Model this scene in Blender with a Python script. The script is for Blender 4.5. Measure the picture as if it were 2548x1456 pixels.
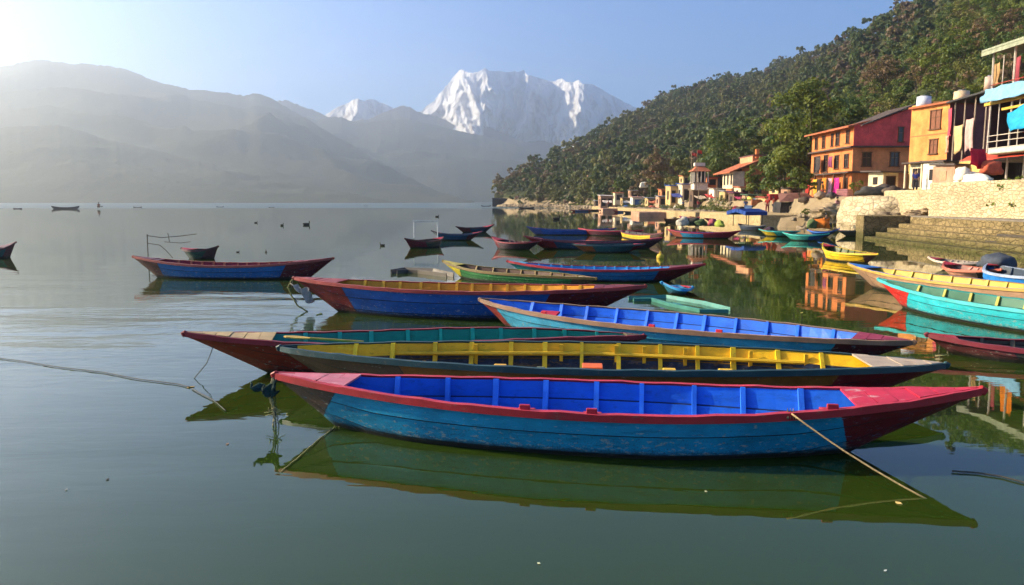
import bpy, bmesh, math, random
import numpy as np
from mathutils import Vector, Matrix
for o in list(bpy.data.objects): bpy.data.objects.remove(o)
C = bpy.context.scene.collection
sc = bpy.context.scene
R = math.radians
rnd = random.Random(7)

# ---------------- camera ----------------
CAMH = 2.35; FPX = 1889.0; PITCH = math.atan(226/FPX)
cam = bpy.data.objects.new('camera', bpy.data.cameras.new('camera')); C.objects.link(cam)
cam.location = (0, 0, CAMH); cam.rotation_euler = (math.pi/2 - PITCH, 0, 0)
cam.data.sensor_width = 36; cam.data.lens = 36*FPX/2548
cam.data.clip_start = 0.05; cam.data.clip_end = 40000
sc.camera = cam
# ---------------- sky, sun, exposure ----------------
SUN_EL, SUN_AZ = 26.0, -75.5          # azimuth measured from the view axis (+Y), negative = to the left
w = bpy.data.worlds.new('World'); sc.world = w; w.use_nodes = True
nt = w.node_tree; sky = nt.nodes.new('ShaderNodeTexSky'); sky.sky_type = 'NISHITA'; sky.sun_disc = False
sky.sun_elevation = R(SUN_EL); sky.sun_rotation = R(SUN_AZ)
sky.air_density = 1.0; sky.dust_density = 0.0; sky.ozone_density = 9; sky.altitude = 800
nt.links.new(sky.outputs[0], nt.nodes['Background'].inputs[0]); nt.nodes['Background'].inputs[1].default_value = 0.082
sl = bpy.data.lights.new('sun', 'SUN'); sun = bpy.data.objects.new('sun', sl); C.objects.link(sun)
sl.energy = 5.0; sl.angle = R(0.5); sl.color = (1.0, 0.83, 0.57)
sd = Vector((math.sin(R(SUN_AZ))*math.cos(R(SUN_EL)), math.cos(R(SUN_AZ))*math.cos(R(SUN_EL)), math.sin(R(SUN_EL))))
sun.rotation_euler = sd.to_track_quat('Z', 'Y').to_euler()
sc.view_settings.view_transform = 'Standard'; sc.view_settings.look = 'None'
sc.view_settings.exposure = 1.36; sc.view_settings.gamma = 1
sc.cycles.use_denoising = True; sc.cycles.max_bounces = 6; sc.cycles.diffuse_bounces = 2
sc.cycles.glossy_bounces = 3; sc.cycles.transmission_bounces = 2; sc.cycles.volume_bounces = 1
sc.cycles.transparent_max_bounces = 4; sc.cycles.caustics_reflective = False; sc.cycles.sample_clamp_indirect = 4

# ---------------- pixel helpers (photo measured on a 2548 px wide copy) ----------------
cp, sp = math.cos(PITCH), math.sin(PITCH)
def ray(px, py):
    a = (px-1274)/FPX; b = -(py-728)/FPX
    return Vector((a, cp + b*sp, -sp + b*cp))
def W(px, py, z=0.0):
    d = ray(px, py); t = (z-CAMH)/d.z
    return Vector((0, 0, CAMH)) + d*t
def Wy(px, py, y):
    d = ray(px, py); return Vector((0, 0, CAMH)) + d*(y/d.y)
def proj(p):
    x, y, z = p[0], p[1], p[2]-CAMH
    f = y*cp - z*sp; u = y*sp + z*cp
    return (1274+FPX*x/f, 728-FPX*u/f)

# ---------------- generic helpers ----------------
def tag(o, label=None, cat=None, group=None, kind=None):
    if label: o['label'] = label
    if cat: o['category'] = cat
    if group: o['group'] = group
    if kind: o['kind'] = kind
    return o
def empty(name, loc=(0,0,0), rz=0.0, label=None, cat=None, group=None):
    o = bpy.data.objects.new(name, None); C.objects.link(o); o.location = loc; o.rotation_euler = (0,0,rz)
    o.empty_display_size = .2
    return tag(o, label, cat, group)
def link(name, me, mats=None, parent=None, smooth=False):
    o = bpy.data.objects.new(name, me); C.objects.link(o)
    if mats is not None:
        for m in (mats if isinstance(mats, (list, tuple)) else [mats]): me.materials.append(m)
    if parent: o.parent = parent
    if smooth: me.polygons.foreach_set('use_smooth', [True]*len(me.polygons))
    return o
def npmesh(name, V, F, mi=None):
    V = np.asarray(V, dtype=np.float32); F = np.asarray(F, dtype=np.int32)
    me = bpy.data.meshes.new(name); k = F.shape[1]
    me.vertices.add(len(V)); me.vertices.foreach_set('co', V.ravel())
    me.loops.add(F.size); me.loops.foreach_set('vertex_index', F.ravel())
    me.polygons.add(len(F)); me.polygons.foreach_set('loop_start', np.arange(0, F.size, k, dtype=np.int32))
    if mi is not None: me.polygons.foreach_set('material_index', np.asarray(mi, dtype=np.int32))
    me.update(calc_edges=True); me.validate(); return me
class MB:
    """collects shapes into one mesh"""
    def __init__(s): s.v = []; s.f = []; s.m = []
    def add(s, vs, fs, m=0):
        n = len(s.v); s.v += [tuple(v) for v in vs]; s.f += [tuple(i+n for i in f) for f in fs]; s.m += [m]*len(fs); return s
    def box(s, c, d, rz=0, m=0, rx=0, ry=0):
        M = Matrix.Translation(c) @ Matrix.Rotation(rz, 4, 'Z') @ Matrix.Rotation(ry, 4, 'Y') @ Matrix.Rotation(rx, 4, 'X')
        vs = [M @ Vector((sx*d[0]/2, sy*d[1]/2, sz*d[2]/2)) for sx in (-1,1) for sy in (-1,1) for sz in (-1,1)]
        return s.add(vs, [(0,1,3,2),(4,6,7,5),(0,4,5,1),(2,3,7,6),(0,2,6,4),(1,5,7,3)], m)
    def tube(s, pts, r, n=6, m=0, cap=True):
        pts = [Vector(p) for p in pts]; rs = r if isinstance(r, (list, tuple)) else [r]*len(pts); vs = []
        for i, p in enumerate(pts):
            t = (pts[min(i+1, len(pts)-1)] - pts[max(i-1, 0)]).normalized()
            a = t.cross(Vector((0,0,1)));  a = a.normalized() if a.length > 1e-3 else Vector((1,0,0))
            b = t.cross(a)
            vs += [p + (a*math.cos(2*math.pi*k/n) + b*math.sin(2*math.pi*k/n))*rs[i] for k in range(n)]
        fs = [(i*n+k, i*n+(k+1)%n, (i+1)*n+(k+1)%n, (i+1)*n+k) for i in range(len(pts)-1) for k in range(n)]
        if cap: fs += [tuple(range(n))[::-1], tuple((len(pts)-1)*n+k for k in range(n))]
        return s.add(vs, fs, m)
    def quad(s, a, b, c, d, m=0): return s.add([a,b,c,d], [(0,1,2,3)], m)
    def slab(s, poly, z0, z1, m=0):
        n = len(poly); vs = [(x,y,z0) for x,y in poly] + [(x,y,z1) for x,y in poly]
        fs = [(i,(i+1)%n,n+(i+1)%n,n+i) for i in range(n)] + [tuple(range(n))[::-1], tuple(range(n,2*n))]
        return s.add(vs, fs, m)
    def mesh(s, name):
        me = bpy.data.meshes.new(name); me.from_pydata(s.v, [], s.f); me.update()
        me.polygons.foreach_set('material_index', s.m)
        bm = bmesh.new(); bm.from_mesh(me); bmesh.ops.recalc_face_normals(bm, faces=bm.faces); bm.to_mesh(me); bm.free()
        return me
    def build(s, name, mats, parent=None, smooth=False, bevel=0):
        me = s.mesh(name)
        if bevel:
            bm = bmesh.new(); bm.from_mesh(me)
            bmesh.ops.bevel(bm, geom=list(bm.edges), offset=bevel, segments=1, affect='EDGES', clamp_overlap=True)
            bm.to_mesh(me); bm.free()
        return link(name, me, mats, parent, smooth)
def smooth01(t): t = np.clip(t, 0, 1); return t*t*(3-2*t)
def hash2(ix, iy, seed):
    h = (ix.astype(np.int64)*374761393 + iy.astype(np.int64)*668265263 + seed*974634777) & 0xffffffff
    h = ((h ^ (h >> 13))*1274126177) & 0xffffffff
    return ((h ^ (h >> 16)) & 0xffffff)/float(0xffffff)
def vnoise(x, y, seed=0):
    ix, iy = np.floor(x), np.floor(y); fx, fy = x-ix, y-iy
    fx = fx*fx*(3-2*fx); fy = fy*fy*(3-2*fy); ix = ix.astype(np.int64); iy = iy.astype(np.int64)
    a = hash2(ix,iy,seed); b = hash2(ix+1,iy,seed); c = hash2(ix,iy+1,seed); d = hash2(ix+1,iy+1,seed)
    return (a*(1-fx)+b*fx)*(1-fy) + (c*(1-fx)+d*fx)*fy
def fbm(x, y, oct=5, seed=0, ridged=False):
    x = np.asarray(x, float); y = np.asarray(y, float); s = 0; amp = .5; n = 0
    for k in range(oct):
        v = vnoise(x*2**k+17.3*k, y*2**k-9.1*k, seed+k)
        if ridged: v = 1-abs(2*v-1)
        s = s+v*amp; n += amp; amp *= .5
    return s/n

# ---------------- material helpers ----------------
class N:
    def __init__(s, name):
        s.mat = bpy.data.materials.new(name); s.mat.use_nodes = True; s.t = s.mat.node_tree
        s.p = s.t.nodes['Principled BSDF']; s.out = s.t.nodes['Material Output']; s._tc = None
    def new(s, typ, **kw):
        n = s.t.nodes.new(typ)
        for k, v in kw.items(): setattr(n, k, v)
        return n
    def set(s, sock, val):
        if hasattr(val, 'links') or isinstance(val, bpy.types.NodeSocket): s.t.links.new(val, sock)
        else: sock.default_value = val
    def co(s, which='Object'):
        if not s._tc: s._tc = s.new('ShaderNodeTexCoord')
        return s._tc.outputs[which]
    def mapping(s, scale=(1,1,1), co=None, loc=(0,0,0)):
        m = s.new('ShaderNodeMapping'); s.set(m.inputs[0], co or s.co()); m.inputs['Scale'].default_value = scale; m.inputs['Location'].default_value = loc
        return m.outputs[0]
    def noise(s, scale, detail=4, rough=.55, co=None, dist=0, col=False):
        n = s.new('ShaderNodeTexNoise'); s.set(n.inputs['Vector'], co or s.co()); n.inputs['Scale'].default_value = scale
        n.inputs['Detail'].default_value = detail; n.inputs['Roughness'].default_value = rough; n.inputs['Distortion'].default_value = dist
        return n.outputs['Color' if col else 'Fac']
    def voro(s, scale, co=None, feature='F1', out='Distance'):
        n = s.new('ShaderNodeTexVoronoi', feature=feature); s.set(n.inputs['Vector'], co or s.co()); n.inputs['Scale'].default_value = scale
        return n.outputs[out]
    def math(s, op, a, b=0.0, clamp=False):
        n = s.new('ShaderNodeMath', operation=op, use_clamp=clamp); s.set(n.inputs[0], a); s.set(n.inputs[1], b); return n.outputs[0]
    def ramp(s, fac, lo, hi, a=0.0, b=1.0):
        n = s.new('ShaderNodeMapRange'); s.set(n.inputs[0], fac)
        for i, v in zip((1,2,3,4), (lo,hi,a,b)): n.inputs[i].default_value = v
        return n.outputs[0]
    def mix(s, fac, a, b, mode='MIX'):
        n = s.new('ShaderNodeMix', data_type='RGBA', blend_type=mode); s.set(n.inputs[0], fac)
        c4 = lambda c: (*c, 1) if isinstance(c, (tuple, list)) and len(c) == 3 else c
        s.set(n.inputs[6], c4(a)); s.set(n.inputs[7], c4(b)); return n.outputs[2]
    def xyz(s, co=None):
        n = s.new('ShaderNodeSeparateXYZ'); s.set(n.inputs[0], co or s.co()); return n.outputs
    def bump(s, h, strength=.5, dist=.01):
        n = s.new('ShaderNodeBump'); s.set(n.inputs['Height'], h); s.set(n.inputs['Strength'], strength); n.inputs['Distance'].default_value = dist
        s.t.links.new(n.outputs[0], s.p.inputs['Normal']); return n
    def fin(s, col, rough=.7, spec=.3, **kw):
        s.set(s.p.inputs['Base Color'], (*col, 1) if isinstance(col, tuple) and len(col) == 3 else col)
        s.set(s.p.inputs['Roughness'], rough); s.p.inputs['Specular IOR Level'].default_value = spec
        return s.mat
_mc = {}
def simple(name, col, rough=.7, var=.25, scale=6, spec=.3, bump=.15, bd=.01, metal=0):
    key = (name,)
    if key in _mc: return _mc[key]
    n = N(name); f = n.noise(scale, 5, .6); f2 = n.noise(scale*7, 3, .6)
    dk = tuple(c*(1-var) for c in col); lt = tuple(min(1, c*(1+var*.7)) for c in col)
    c = n.mix(n.ramp(f, .3, .7), dk, lt); c = n.mix(n.ramp(f2, .62, .8, 0, .35), c, tuple(x*.45 for x in col))
    if bump: n.bump(n.math('ADD', f, n.math('MULTIPLY', f2, .5)), bump, bd)
    n.p.inputs['Metallic'].default_value = metal
    _mc[key] = n.fin(c, rough, spec); return _mc[key]
# ======================= WATER =======================
n = N('lake_water')
co = n.co(); X, Y, Z = n.xyz()
m1 = n.mapping((.55, 1.9, 1)); m2 = n.mapping((1.6, 4.2, 1)); m3 = n.mapping((.12, .5, 1))
big = n.noise(.36, 2, .4, m1, .3); mid = n.noise(1.1, 2, .5, m2, .4); patch = n.noise(.5, 2, .5, m3)
dist = n.math('ABSOLUTE', Y)
# breeze touches the open water on the left, the water between the boats lies still
left = n.ramp(X, 3.0, -6.0, .12, 1.0)
near = n.ramp(dist, 8.5, 11.5, .30, 1.0); far = n.ramp(dist, 13, 26, 1.0, .08)
amp = n.math('MULTIPLY', n.math('MULTIPLY', left, near), far)
amp = n.math('ADD', n.math('MULTIPLY', amp, n.ramp(patch, .35, .65, .4, 1.9)), .035)
h = n.math('ADD', n.math('MULTIPLY', big, 1.0), n.math('MULTIPLY', mid, .16))
n.bump(h, amp, .042)
band = n.math('MULTIPLY', n.ramp(n.math('ADD', dist, n.math('MULTIPLY', n.noise(.004, 2), 60)), 290, 305), n.ramp(X, 60, 20))
rough = n.ramp(band, 0, 1, .016, .30)
n.p.inputs['IOR'].default_value = 1.48
murk = n.mix(n.noise(.35, 3), (.026, .046, .004), (.019, .040, .005))
water_mat = n.fin(murk, rough, .5)
mb = MB(); mb.quad((-9000,-300,0),(9000,-300,0),(9000,9500,0),(-9000,9500,0))
tag(mb.build('water', water_mat), kind='structure')
lb = simple('lake_bed_mud', (.05,.06,.03), .9)
mb = MB(); mb.quad((-9000,-300,-2.5),(9000,-300,-2.5),(9000,9500,-2.5),(-9000,9500,-2.5)); tag(mb.build('ground', lb), kind='structure')

# ======================= FAR MOUNTAINS =======================
def rockmat(name, a, b, c=None, sc_=.004):
    n = N(name); f = n.noise(sc_, 6, .6); g = n.noise(sc_*9, 4, .6)
    col = n.mix(n.ramp(f, .35, .65), a, b); col = n.mix(n.ramp(g, .5, .75, 0, .6), col, c or b)
    n.bump(g, .6, 8); return n.fin(col, .95, .1)
def elev(px, py):
    d = ray(px, py); return d.x/d.y, d.z/d.y
def ridge(name, sky, ycrest, yfoot, mat, relief, nscale, seed, serr=0, back=900, na=300, ns=46, z0=-6, pw=1.0):
    A, E = zip(*[elev(*p) for p in sky]); a = np.linspace(A[0], A[-1], na); e = np.interp(a, A, E)
    e = e + serr*(fbm(a*260, a*0+seed, 4, seed)-.5)
    s = np.concatenate([np.linspace(0, 1, ns), 1+np.linspace(.08, 1, 8)])
    AA, S = np.meshgrid(a, s); EE = np.interp(AA, a, e)
    yc = ycrest; Yf = np.where(S <= 1, yfoot+(yc-yfoot)*S, yc+(S-1)*back)
    Hc = CAMH + EE*yc
    prof = np.where(S <= 1, S**pw, 1-(S-1)*1.0)
    Xw = AA*np.where(S <= 1, Yf, Yf)
    nz = fbm(Xw/nscale, Yf/nscale*1.5, 5, seed, True)-.55
    env = np.clip(S*(1-S)*4, 0, 1)
    Zw = z0+(Hc-z0)*prof + relief*nz*env
    # keep the flank under the sight line to the crest
    lim = CAMH + EE*Yf - 1.0
    Zw = np.where((S < .995), np.minimum(Zw, lim-(1-S)*2), Zw)
    V = np.stack([Xw, Yf, Zw], -1).reshape(-1, 3); nr = len(s)
    i = np.arange(nr-1)[:,None]*na+np.arange(na-1)[None,:]; F = np.stack([i, i+1, i+na+1, i+na], -1).reshape(-1, 4)
    o = link(name, npmesh(name, V, F), mat, smooth=True); return tag(o, kind='structure')
forest_far = rockmat('far_forest_slope', (.030,.036,.020), (.055,.052,.030), (.022,.028,.016))
foothill = rockmat('foothill_rock', (.10,.085,.07), (.15,.13,.11), (.07,.065,.05))
ridge('near_left_hill', [(-900,330),(-300,325),(0,318),(60,314),(140,311),(175,318),(225,332),(260,348),(340,362),(430,385),(560,415),(700,445),(830,470),(930,490),(1000,502),(1060,506)],
      1900, 1330, forest_far, 40, 260, 11, .003, 600)
ridge('left_hill', [(-1200,250),(-500,215),(-120,195),(0,168),(40,158),(70,152),(110,149),(150,155),(180,160),(210,158),(250,163),(300,168),(345,184),(390,204),(430,213),(470,222),(520,226),(570,232),(600,238),(630,233),(655,235),(690,252),(720,272),(760,292),(800,318),(850,345),(900,372),(980,420),(1080,470),(1180,500)],
      3300, 1600, forest_far, 150, 520, 3, .0035, 1200)
ridge('middle_hill', [(560,420),(640,380),(700,340),(735,295),(760,290),(790,300),(800,297),(830,290),(852,293),(880,303),(915,306),(960,299),(1010,297),(1050,303),(1100,316),(1160,330),(1200,337),(1250,350),(1300,366),(1350,385),(1400,410),(1480,440),(1600,470)],
      3650, 2400, forest_far, 150, 600, 5, .002, 1500)
ridge('far_hill', [(1060,400),(1120,350),(1165,326),(1198,311),(1215,316),(1250,330),(1300,353),(1330,352),(1355,350),(1385,360),(1420,372),(1500,400),(1600,430)],
      3850, 3680, foothill, 100, 500, 8, .002, 1500)
ridge('pale_hill', [(560,300),(640,262),(700,250),(718,251),(745,262),(775,272),(800,284),(830,296),(870,302),(920,296),(960,278),(998,263),(1020,267),(1045,280),(1090,290),(1130,310),(1200,350)],
      3980, 3700, foothill, 120, 500, 9, .003, 1500)

# snow range: a wall of buttresses; bump > 0 stands out towards the lake
n = N('snow_and_rock'); f = n.noise(.0035, 7, .65); g = n.noise(.016, 5, .65, n.mapping((1,1,.35)))
geo = n.new('ShaderNodeNewGeometry'); nz = n.xyz(geo.outputs['Normal'])[2]
rock = n.math('MULTIPLY', n.ramp(g, .50, .60), n.ramp(n.xyz()[2], 760, 330, .15, .85))
col = n.mix(rock, (.88,.88,.90), (.34,.28,.24)); n.bump(n.math('ADD', f, n.math('MULTIPLY', g, .5)), .9, 90)
snow_mat = n.fin(col, .7, .2)
def snow_range(name, sky, saw, yc, depth, ebase, seed, amp, na=420, ns=90):
    A, E = zip(*[elev(*p) for p in sky]); a = np.linspace(A[0], A[-1], na); e = np.interp(a, A, E)
    e = e + .0022*(fbm(a*200, a*0, 4, seed, True)-.5)
    t = np.linspace(0, 1, ns); AA, T = np.meshgrid(a, t); EC = np.interp(AA, a, e)
    el = ebase+(EC-ebase)*T
    sx, sv = zip(*saw); px = 1274+FPX*AA*cp
    warp = 26*(fbm(AA*40, T*3, 4, seed+5)-.5) + 30*(1-T)
    B = np.interp(px+warp*2, sx, sv)
    B2 = (fbm(AA*55+T*1.6, T*4.0, 6, seed+9, True)-.5)
    Yw = yc - depth*(1-T)**1.25 - B*amp*np.clip(1.25-T*.75, .3, 1) - B2*amp*.45*np.clip((1-T)*8, .15, 1)
    Xw = AA*Yw; Zw = CAMH+el*Yw
    Xb, Yb, Zb = Xw[-1]*1.02, Yw[-1]+900, Zw[-1]*.3
    V = np.stack([Xw, Yw, Zw], -1).reshape(-1, 3); V = np.vstack([V, np.stack([Xb, Yb, Zb], -1)]); ns += 1
    i = np.arange(ns-1)[:,None]*na+np.arange(na-1)[None,:]; F = np.stack([i, i+1, i+na+1, i+na], -1).reshape(-1, 4)
    tag(link(name, npmesh(name, V, F), snow_mat, smooth=False), kind='structure')
snow_range('snow_mountain', [(1000,330),(1030,292),(1045,280),(1060,266),(1080,252),(1092,236),(1104,222),(1120,204),(1130,190),(1140,178),(1150,173),(1160,180),(1175,182),(1190,178),(1208,170),(1220,178),(1238,176),(1260,180),(1280,177),(1290,180),(1302,174),(1312,186),(1340,193),(1365,203),(1380,202),(1398,196),(1410,204),(1425,206),(1440,199),(1450,209),(1475,210),(1500,225),(1540,247),(1575,266),(1610,282),(1680,310),(1800,370),(1950,430)],
    [(950,0),(1060,.1),(1130,.35),(1200,1.0),(1215,.95),(1300,.25),(1318,.62),(1345,.15),(1395,.3),(1460,1.0),(1470,.9),(1520,.45),(1560,.65),(1580,.4),(1700,.2),(2000,0)], 4300, 150, .015, 31, 520)
snow_range('snow_ridge', [(760,330),(805,290),(830,272),(860,259),(888,245),(905,251),(926,246),(945,254),(975,268),(1010,284),(1060,300),(1120,330)],
    [(700,0),(860,.3),(900,.9),(960,.4),(1010,.7),(1100,.2)], 4150, 120, .02, 47, 200, 200, 50)

# ======================= RIGHT SHORE TERRAIN =======================
SHY = np.array([-60, 10, 31, 48, 52, 58, 66, 71, 90, 127, 222, 300, 345, 366, 400, 470, 700, 1200])
SHX = np.array([22, 21, 21.0, 22.3, 24.0, 29, 30, 24, 24, 25, 25.5, 15, -3, -9.5, -11, -5, 10, 10])
def shore(y): return np.interp(y, SHY, SHX)
CA = np.array([-.06,-.032, -.012, .0, .03, .067, .12, .17, .204, .26, .30, .331, .37, .42, .45, .517, .6, .674, .85, 1.3])
CY = np.array([385, 392,  410, 430, 460, 500, 590, 700, 740, 760, 740, 700, 600, 480, 420, 340, 270, 235, 190, 150.])
SKY = [(1160,506),(1215,500),(1235,470),(1262,416),(1300,404),(1335,395),(1400,371),(1440,345),(1500,320),(1560,288),(1600,264),(1655,236),(1700,220),(1750,205),(1800,194),(1850,188),(1900,184),(1945,152),(1980,145),(2020,132),(2060,112),(2100,98),(2150,72),(2200,40),(2250,8),(2300,-25),(2400,-90),(2548,-150),(2900,-300),(4000,-400)]
KA, KE = zip(*[elev(*p) for p in SKY])
YS = np.array([372, 368, 358, 345, 318, 285, 240, 225, 215, 190, 165, 150, 135, 118, 112, 100, 84, 76, 58, 42.])
def ground_z(x, y):
    x = np.asarray(x, float); y = np.asarray(y, float); yy = np.maximum(y, 1.0)
    a = x/yy; u = x-shore(y)
    Ap = np.interp(y, [60,70,110,200,400], [1.3,1.0,.9,.8,.6]); Bp = np.interp(y, [40,60,75,100,140,220,300], [3.3,3.2,2.75,2.5,2.4,2.0,1.5])
    ub = np.interp(y, [40,50,55,66,90,130,220], [7.2,7.0,4,6,6,7,5])
    v = -1.5+(Ap+1.5)*np.where(y < 53, smooth01((u-3.4)/.5), smooth01((u+.6)/1.2)) + (Bp-Ap)*smooth01((u-ub)/1.0)
    ys_ = np.interp(a, CA, YS); yc = np.interp(a, CA, CY); hc = CAMH+np.interp(a, KA, KE)*yc - 6.5
    s = (y-ys_)/(yc-ys_)
    sp_ = np.clip(s, 0, 1)
    g = (fbm(x/55, y/80, 4, 21, True)-.5)*16*np.clip(4*sp_*(1-sp_), 0, 1)*np.clip(a*8, .2, 1)
    hill = v + (hc-v)*sp_**1.12 + g
    hill = np.where(s > 1, hc-(s-1)*(yc-ys_)*.35, hill)
    z = np.where(u > 1.0, np.where(s > 0, hill, v), v)
    return np.where(u < -2, -2.2, np.maximum(z, -2.2))
n = N('hillside_earth'); f = n.noise(.05, 6, .6); g = n.noise(.6, 4, .6); zc = n.xyz()[2]
col = n.mix(n.ramp(f, .4, .62), (.040,.052,.018), (.075,.065,.030)); col = n.mix(n.ramp(g, .5, .7, 0, .7), col, (.07,.075,.03))
col = n.mix(n.ramp(zc, 4.5, 3.3), col, n.mix(g, (.25,.18,.10), (.40,.31,.19))); n.bump(g, .8, .3)
hill_mat = n.fin(col, .95, .1)
gx = np.concatenate([np.arange(-40, 60, 1.0), np.arange(60, 200, 3.0), np.arange(200, 620, 8.0)]); gy = np.concatenate([np.arange(-60, 140, 1.5), np.arange(140, 900, 5.0)])
GX, GY = np.meshgrid(gx, gy); GZ = ground_z(GX, GY)
V = np.stack([GX, GY, GZ], -1).reshape(-1, 3); na = len(gx); ns = len(gy)
i = np.arange(ns-1)[:,None]*na+np.arange(na-1)[None,:]; F = np.stack([i, i+1, i+na+1, i+na], -1).reshape(-1, 4)
keep = (V[F][:,:,2].max(1) > -2.0); tag(link('hillside', npmesh('hillside', V, F[keep]), hill_mat, smooth=True), kind='structure')
# ======================= BOATS =======================
def hullmat(name, mid, A, B, xa, xb, slA=.5, slB=-.5, L=7, wear=.5, grime=.07, bottom=(.02,.018,.014)):
    """painted planks: panel A up to x = xa + slA*(.4 - z), panel B from xb; worn paint near the water"""
    n = N(name); x, y, z = n.xyz(); co = n.mapping((1, 1, 2.2))
    f1 = n.noise(3.0, 5, .62, co); f2 = n.noise(22, 5, .65, n.mapping((.55, 1, 1.6))); f3 = n.noise(60, 3, .7)
    base = n.mix(n.ramp(f1, .3, .7), tuple(c*.72 for c in mid), tuple(min(1, c*1.25) for c in mid))
    pa = n.mix(n.ramp(f1, .3, .7), tuple(c*.7 for c in A), tuple(min(1, c*1.3) for c in A))
    pb = n.mix(n.ramp(f1, .3, .7), tuple(c*.8 for c in B), tuple(min(1, c*1.2) for c in B))
    jag = n.math('MULTIPLY', n.math('SUBTRACT', f2, .5), .05)
    ea = n.math('SUBTRACT', n.math('ADD', x, jag), n.math('ADD', xa, n.math('MULTIPLY', n.math('SUBTRACT', .4, z), slA)))
    eb = n.math('SUBTRACT', n.math('ADD', x, jag), n.math('ADD', xb, n.math('MULTIPLY', n.math('SUBTRACT', .4, z), slB)))
    c = n.mix(n.ramp(ea, -.004, .004), pa, base); c = n.mix(n.ramp(eb, -.004, .004), c, pb)
    # dark brush line at both panel edges
    c = n.mix(n.ramp(n.math('ABSOLUTE', ea), .014, .006, 0, .7), c, (.012,.014,.03))
    # scuffed flakes: bare wood and primer, thicker towards the waterline
    low = n.ramp(z, .30, .02, .0, 1.0)
    fl = n.math('ADD', f2, n.math('MULTIPLY', low, .10*wear)); c = n.mix(n.ramp(fl, .62, .70, 0, .8*min(1, wear+.2)), c, (.36,.35,.27))
    scr = n.noise(9, 6, .75, n.mapping((.25, 1, 2.4), None, (4, 2, 1))); c = n.mix(n.ramp(scr, .57, .66, 0, .55*wear), c, tuple(v*.35 for v in mid)); c = n.mix(n.ramp(scr, .40, .33, 0, .5*wear), c, tuple(min(1, v*1.7+.03) for v in mid))
    fl2 = n.math('ADD', f3, n.math('MULTIPLY', low, .12)); c = n.mix(n.ramp(fl2, .60, .70, 0, .55), c, (.03,.045,.05))
    wl = n.math('ADD', z, n.math('MULTIPLY', n.math('SUBTRACT', f2, .5), .10)); c = n.mix(n.ramp(wl, grime+.03, grime-.035), c, bottom)
    # plank seams, two of them
    seam = n.math('PINGPONG', n.math('ADD', z, n.math('MULTIPLY', f1, .012)), .0925)
    n.bump(n.math('ADD', n.math('MULTIPLY', f2, .5), n.math('ADD', n.math('MULTIPLY', f1, .6), n.math('MULTIPLY', f3, .25))), .55, .012)
    return n.fin(c, n.ramp(f2, .3, .7, .38, .62), .35)
def paint(name, col, wear=.4, sc_=14, rough=.55, chip=(.16,.11,.07)):
    if (name,) in _mc: return _mc[(name,)]
    n = N(name); co = n.mapping((.5, 1, 1)); f1 = n.noise(2.4, 4, .6); f2 = n.noise(sc_, 5, .66, co); f3 = n.noise(sc_*4, 3, .7)
    c = n.mix(n.ramp(f1, .3, .7), tuple(v*.78 for v in col), tuple(min(1, v*1.22) for v in col))
    c = n.mix(n.ramp(f2, .60, .70, 0, wear*1.3), c, chip); f4 = n.noise(5, 6, .7, n.mapping((.4, 1, 1), None, (3, 1, 2))); c = n.mix(n.ramp(f4, .55, .68, 0, .6*wear+.1), c, tuple(v*.45 for v in col)); c = n.mix(n.ramp(f3, .60, .78, 0, wear*.8), c, tuple(v*.35 for v in col))
    n.bump(n.math('ADD', f2, n.math('MULTIPLY', f3, .4)), .35, .006)
    _mc[(name,)] = n.fin(c, rough, .35); return _mc[(name,)]
def liningmat(name, up, low, zs):
    n = N(name); x, y, z = n.xyz(); f1 = n.noise(2.6, 4, .6); f2 = n.noise(16, 5, .66, n.mapping((.5,1,1))); f3 = n.noise(9, 3, .6)
    c1 = n.mix(n.ramp(f1, .3, .7), tuple(v*.8 for v in up), tuple(min(1, v*1.2) for v in up))
    c2 = n.mix(n.ramp(f3, .45, .65), tuple(v*.6 for v in low), tuple(min(1, v*1.8) for v in low))
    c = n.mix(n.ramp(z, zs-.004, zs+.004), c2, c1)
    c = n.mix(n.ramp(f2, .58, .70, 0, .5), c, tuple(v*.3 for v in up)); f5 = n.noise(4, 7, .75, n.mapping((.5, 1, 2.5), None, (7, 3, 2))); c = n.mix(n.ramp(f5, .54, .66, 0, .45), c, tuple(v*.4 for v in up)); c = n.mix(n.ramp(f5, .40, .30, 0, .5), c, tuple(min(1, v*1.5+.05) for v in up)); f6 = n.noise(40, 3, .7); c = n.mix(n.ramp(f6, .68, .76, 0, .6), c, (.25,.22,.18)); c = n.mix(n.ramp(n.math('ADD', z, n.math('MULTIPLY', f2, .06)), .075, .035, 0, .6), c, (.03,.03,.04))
    n.bump(n.math('ADD', f2, f1), .35, .006)
    return n.fin(c, .5, .35)

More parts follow.
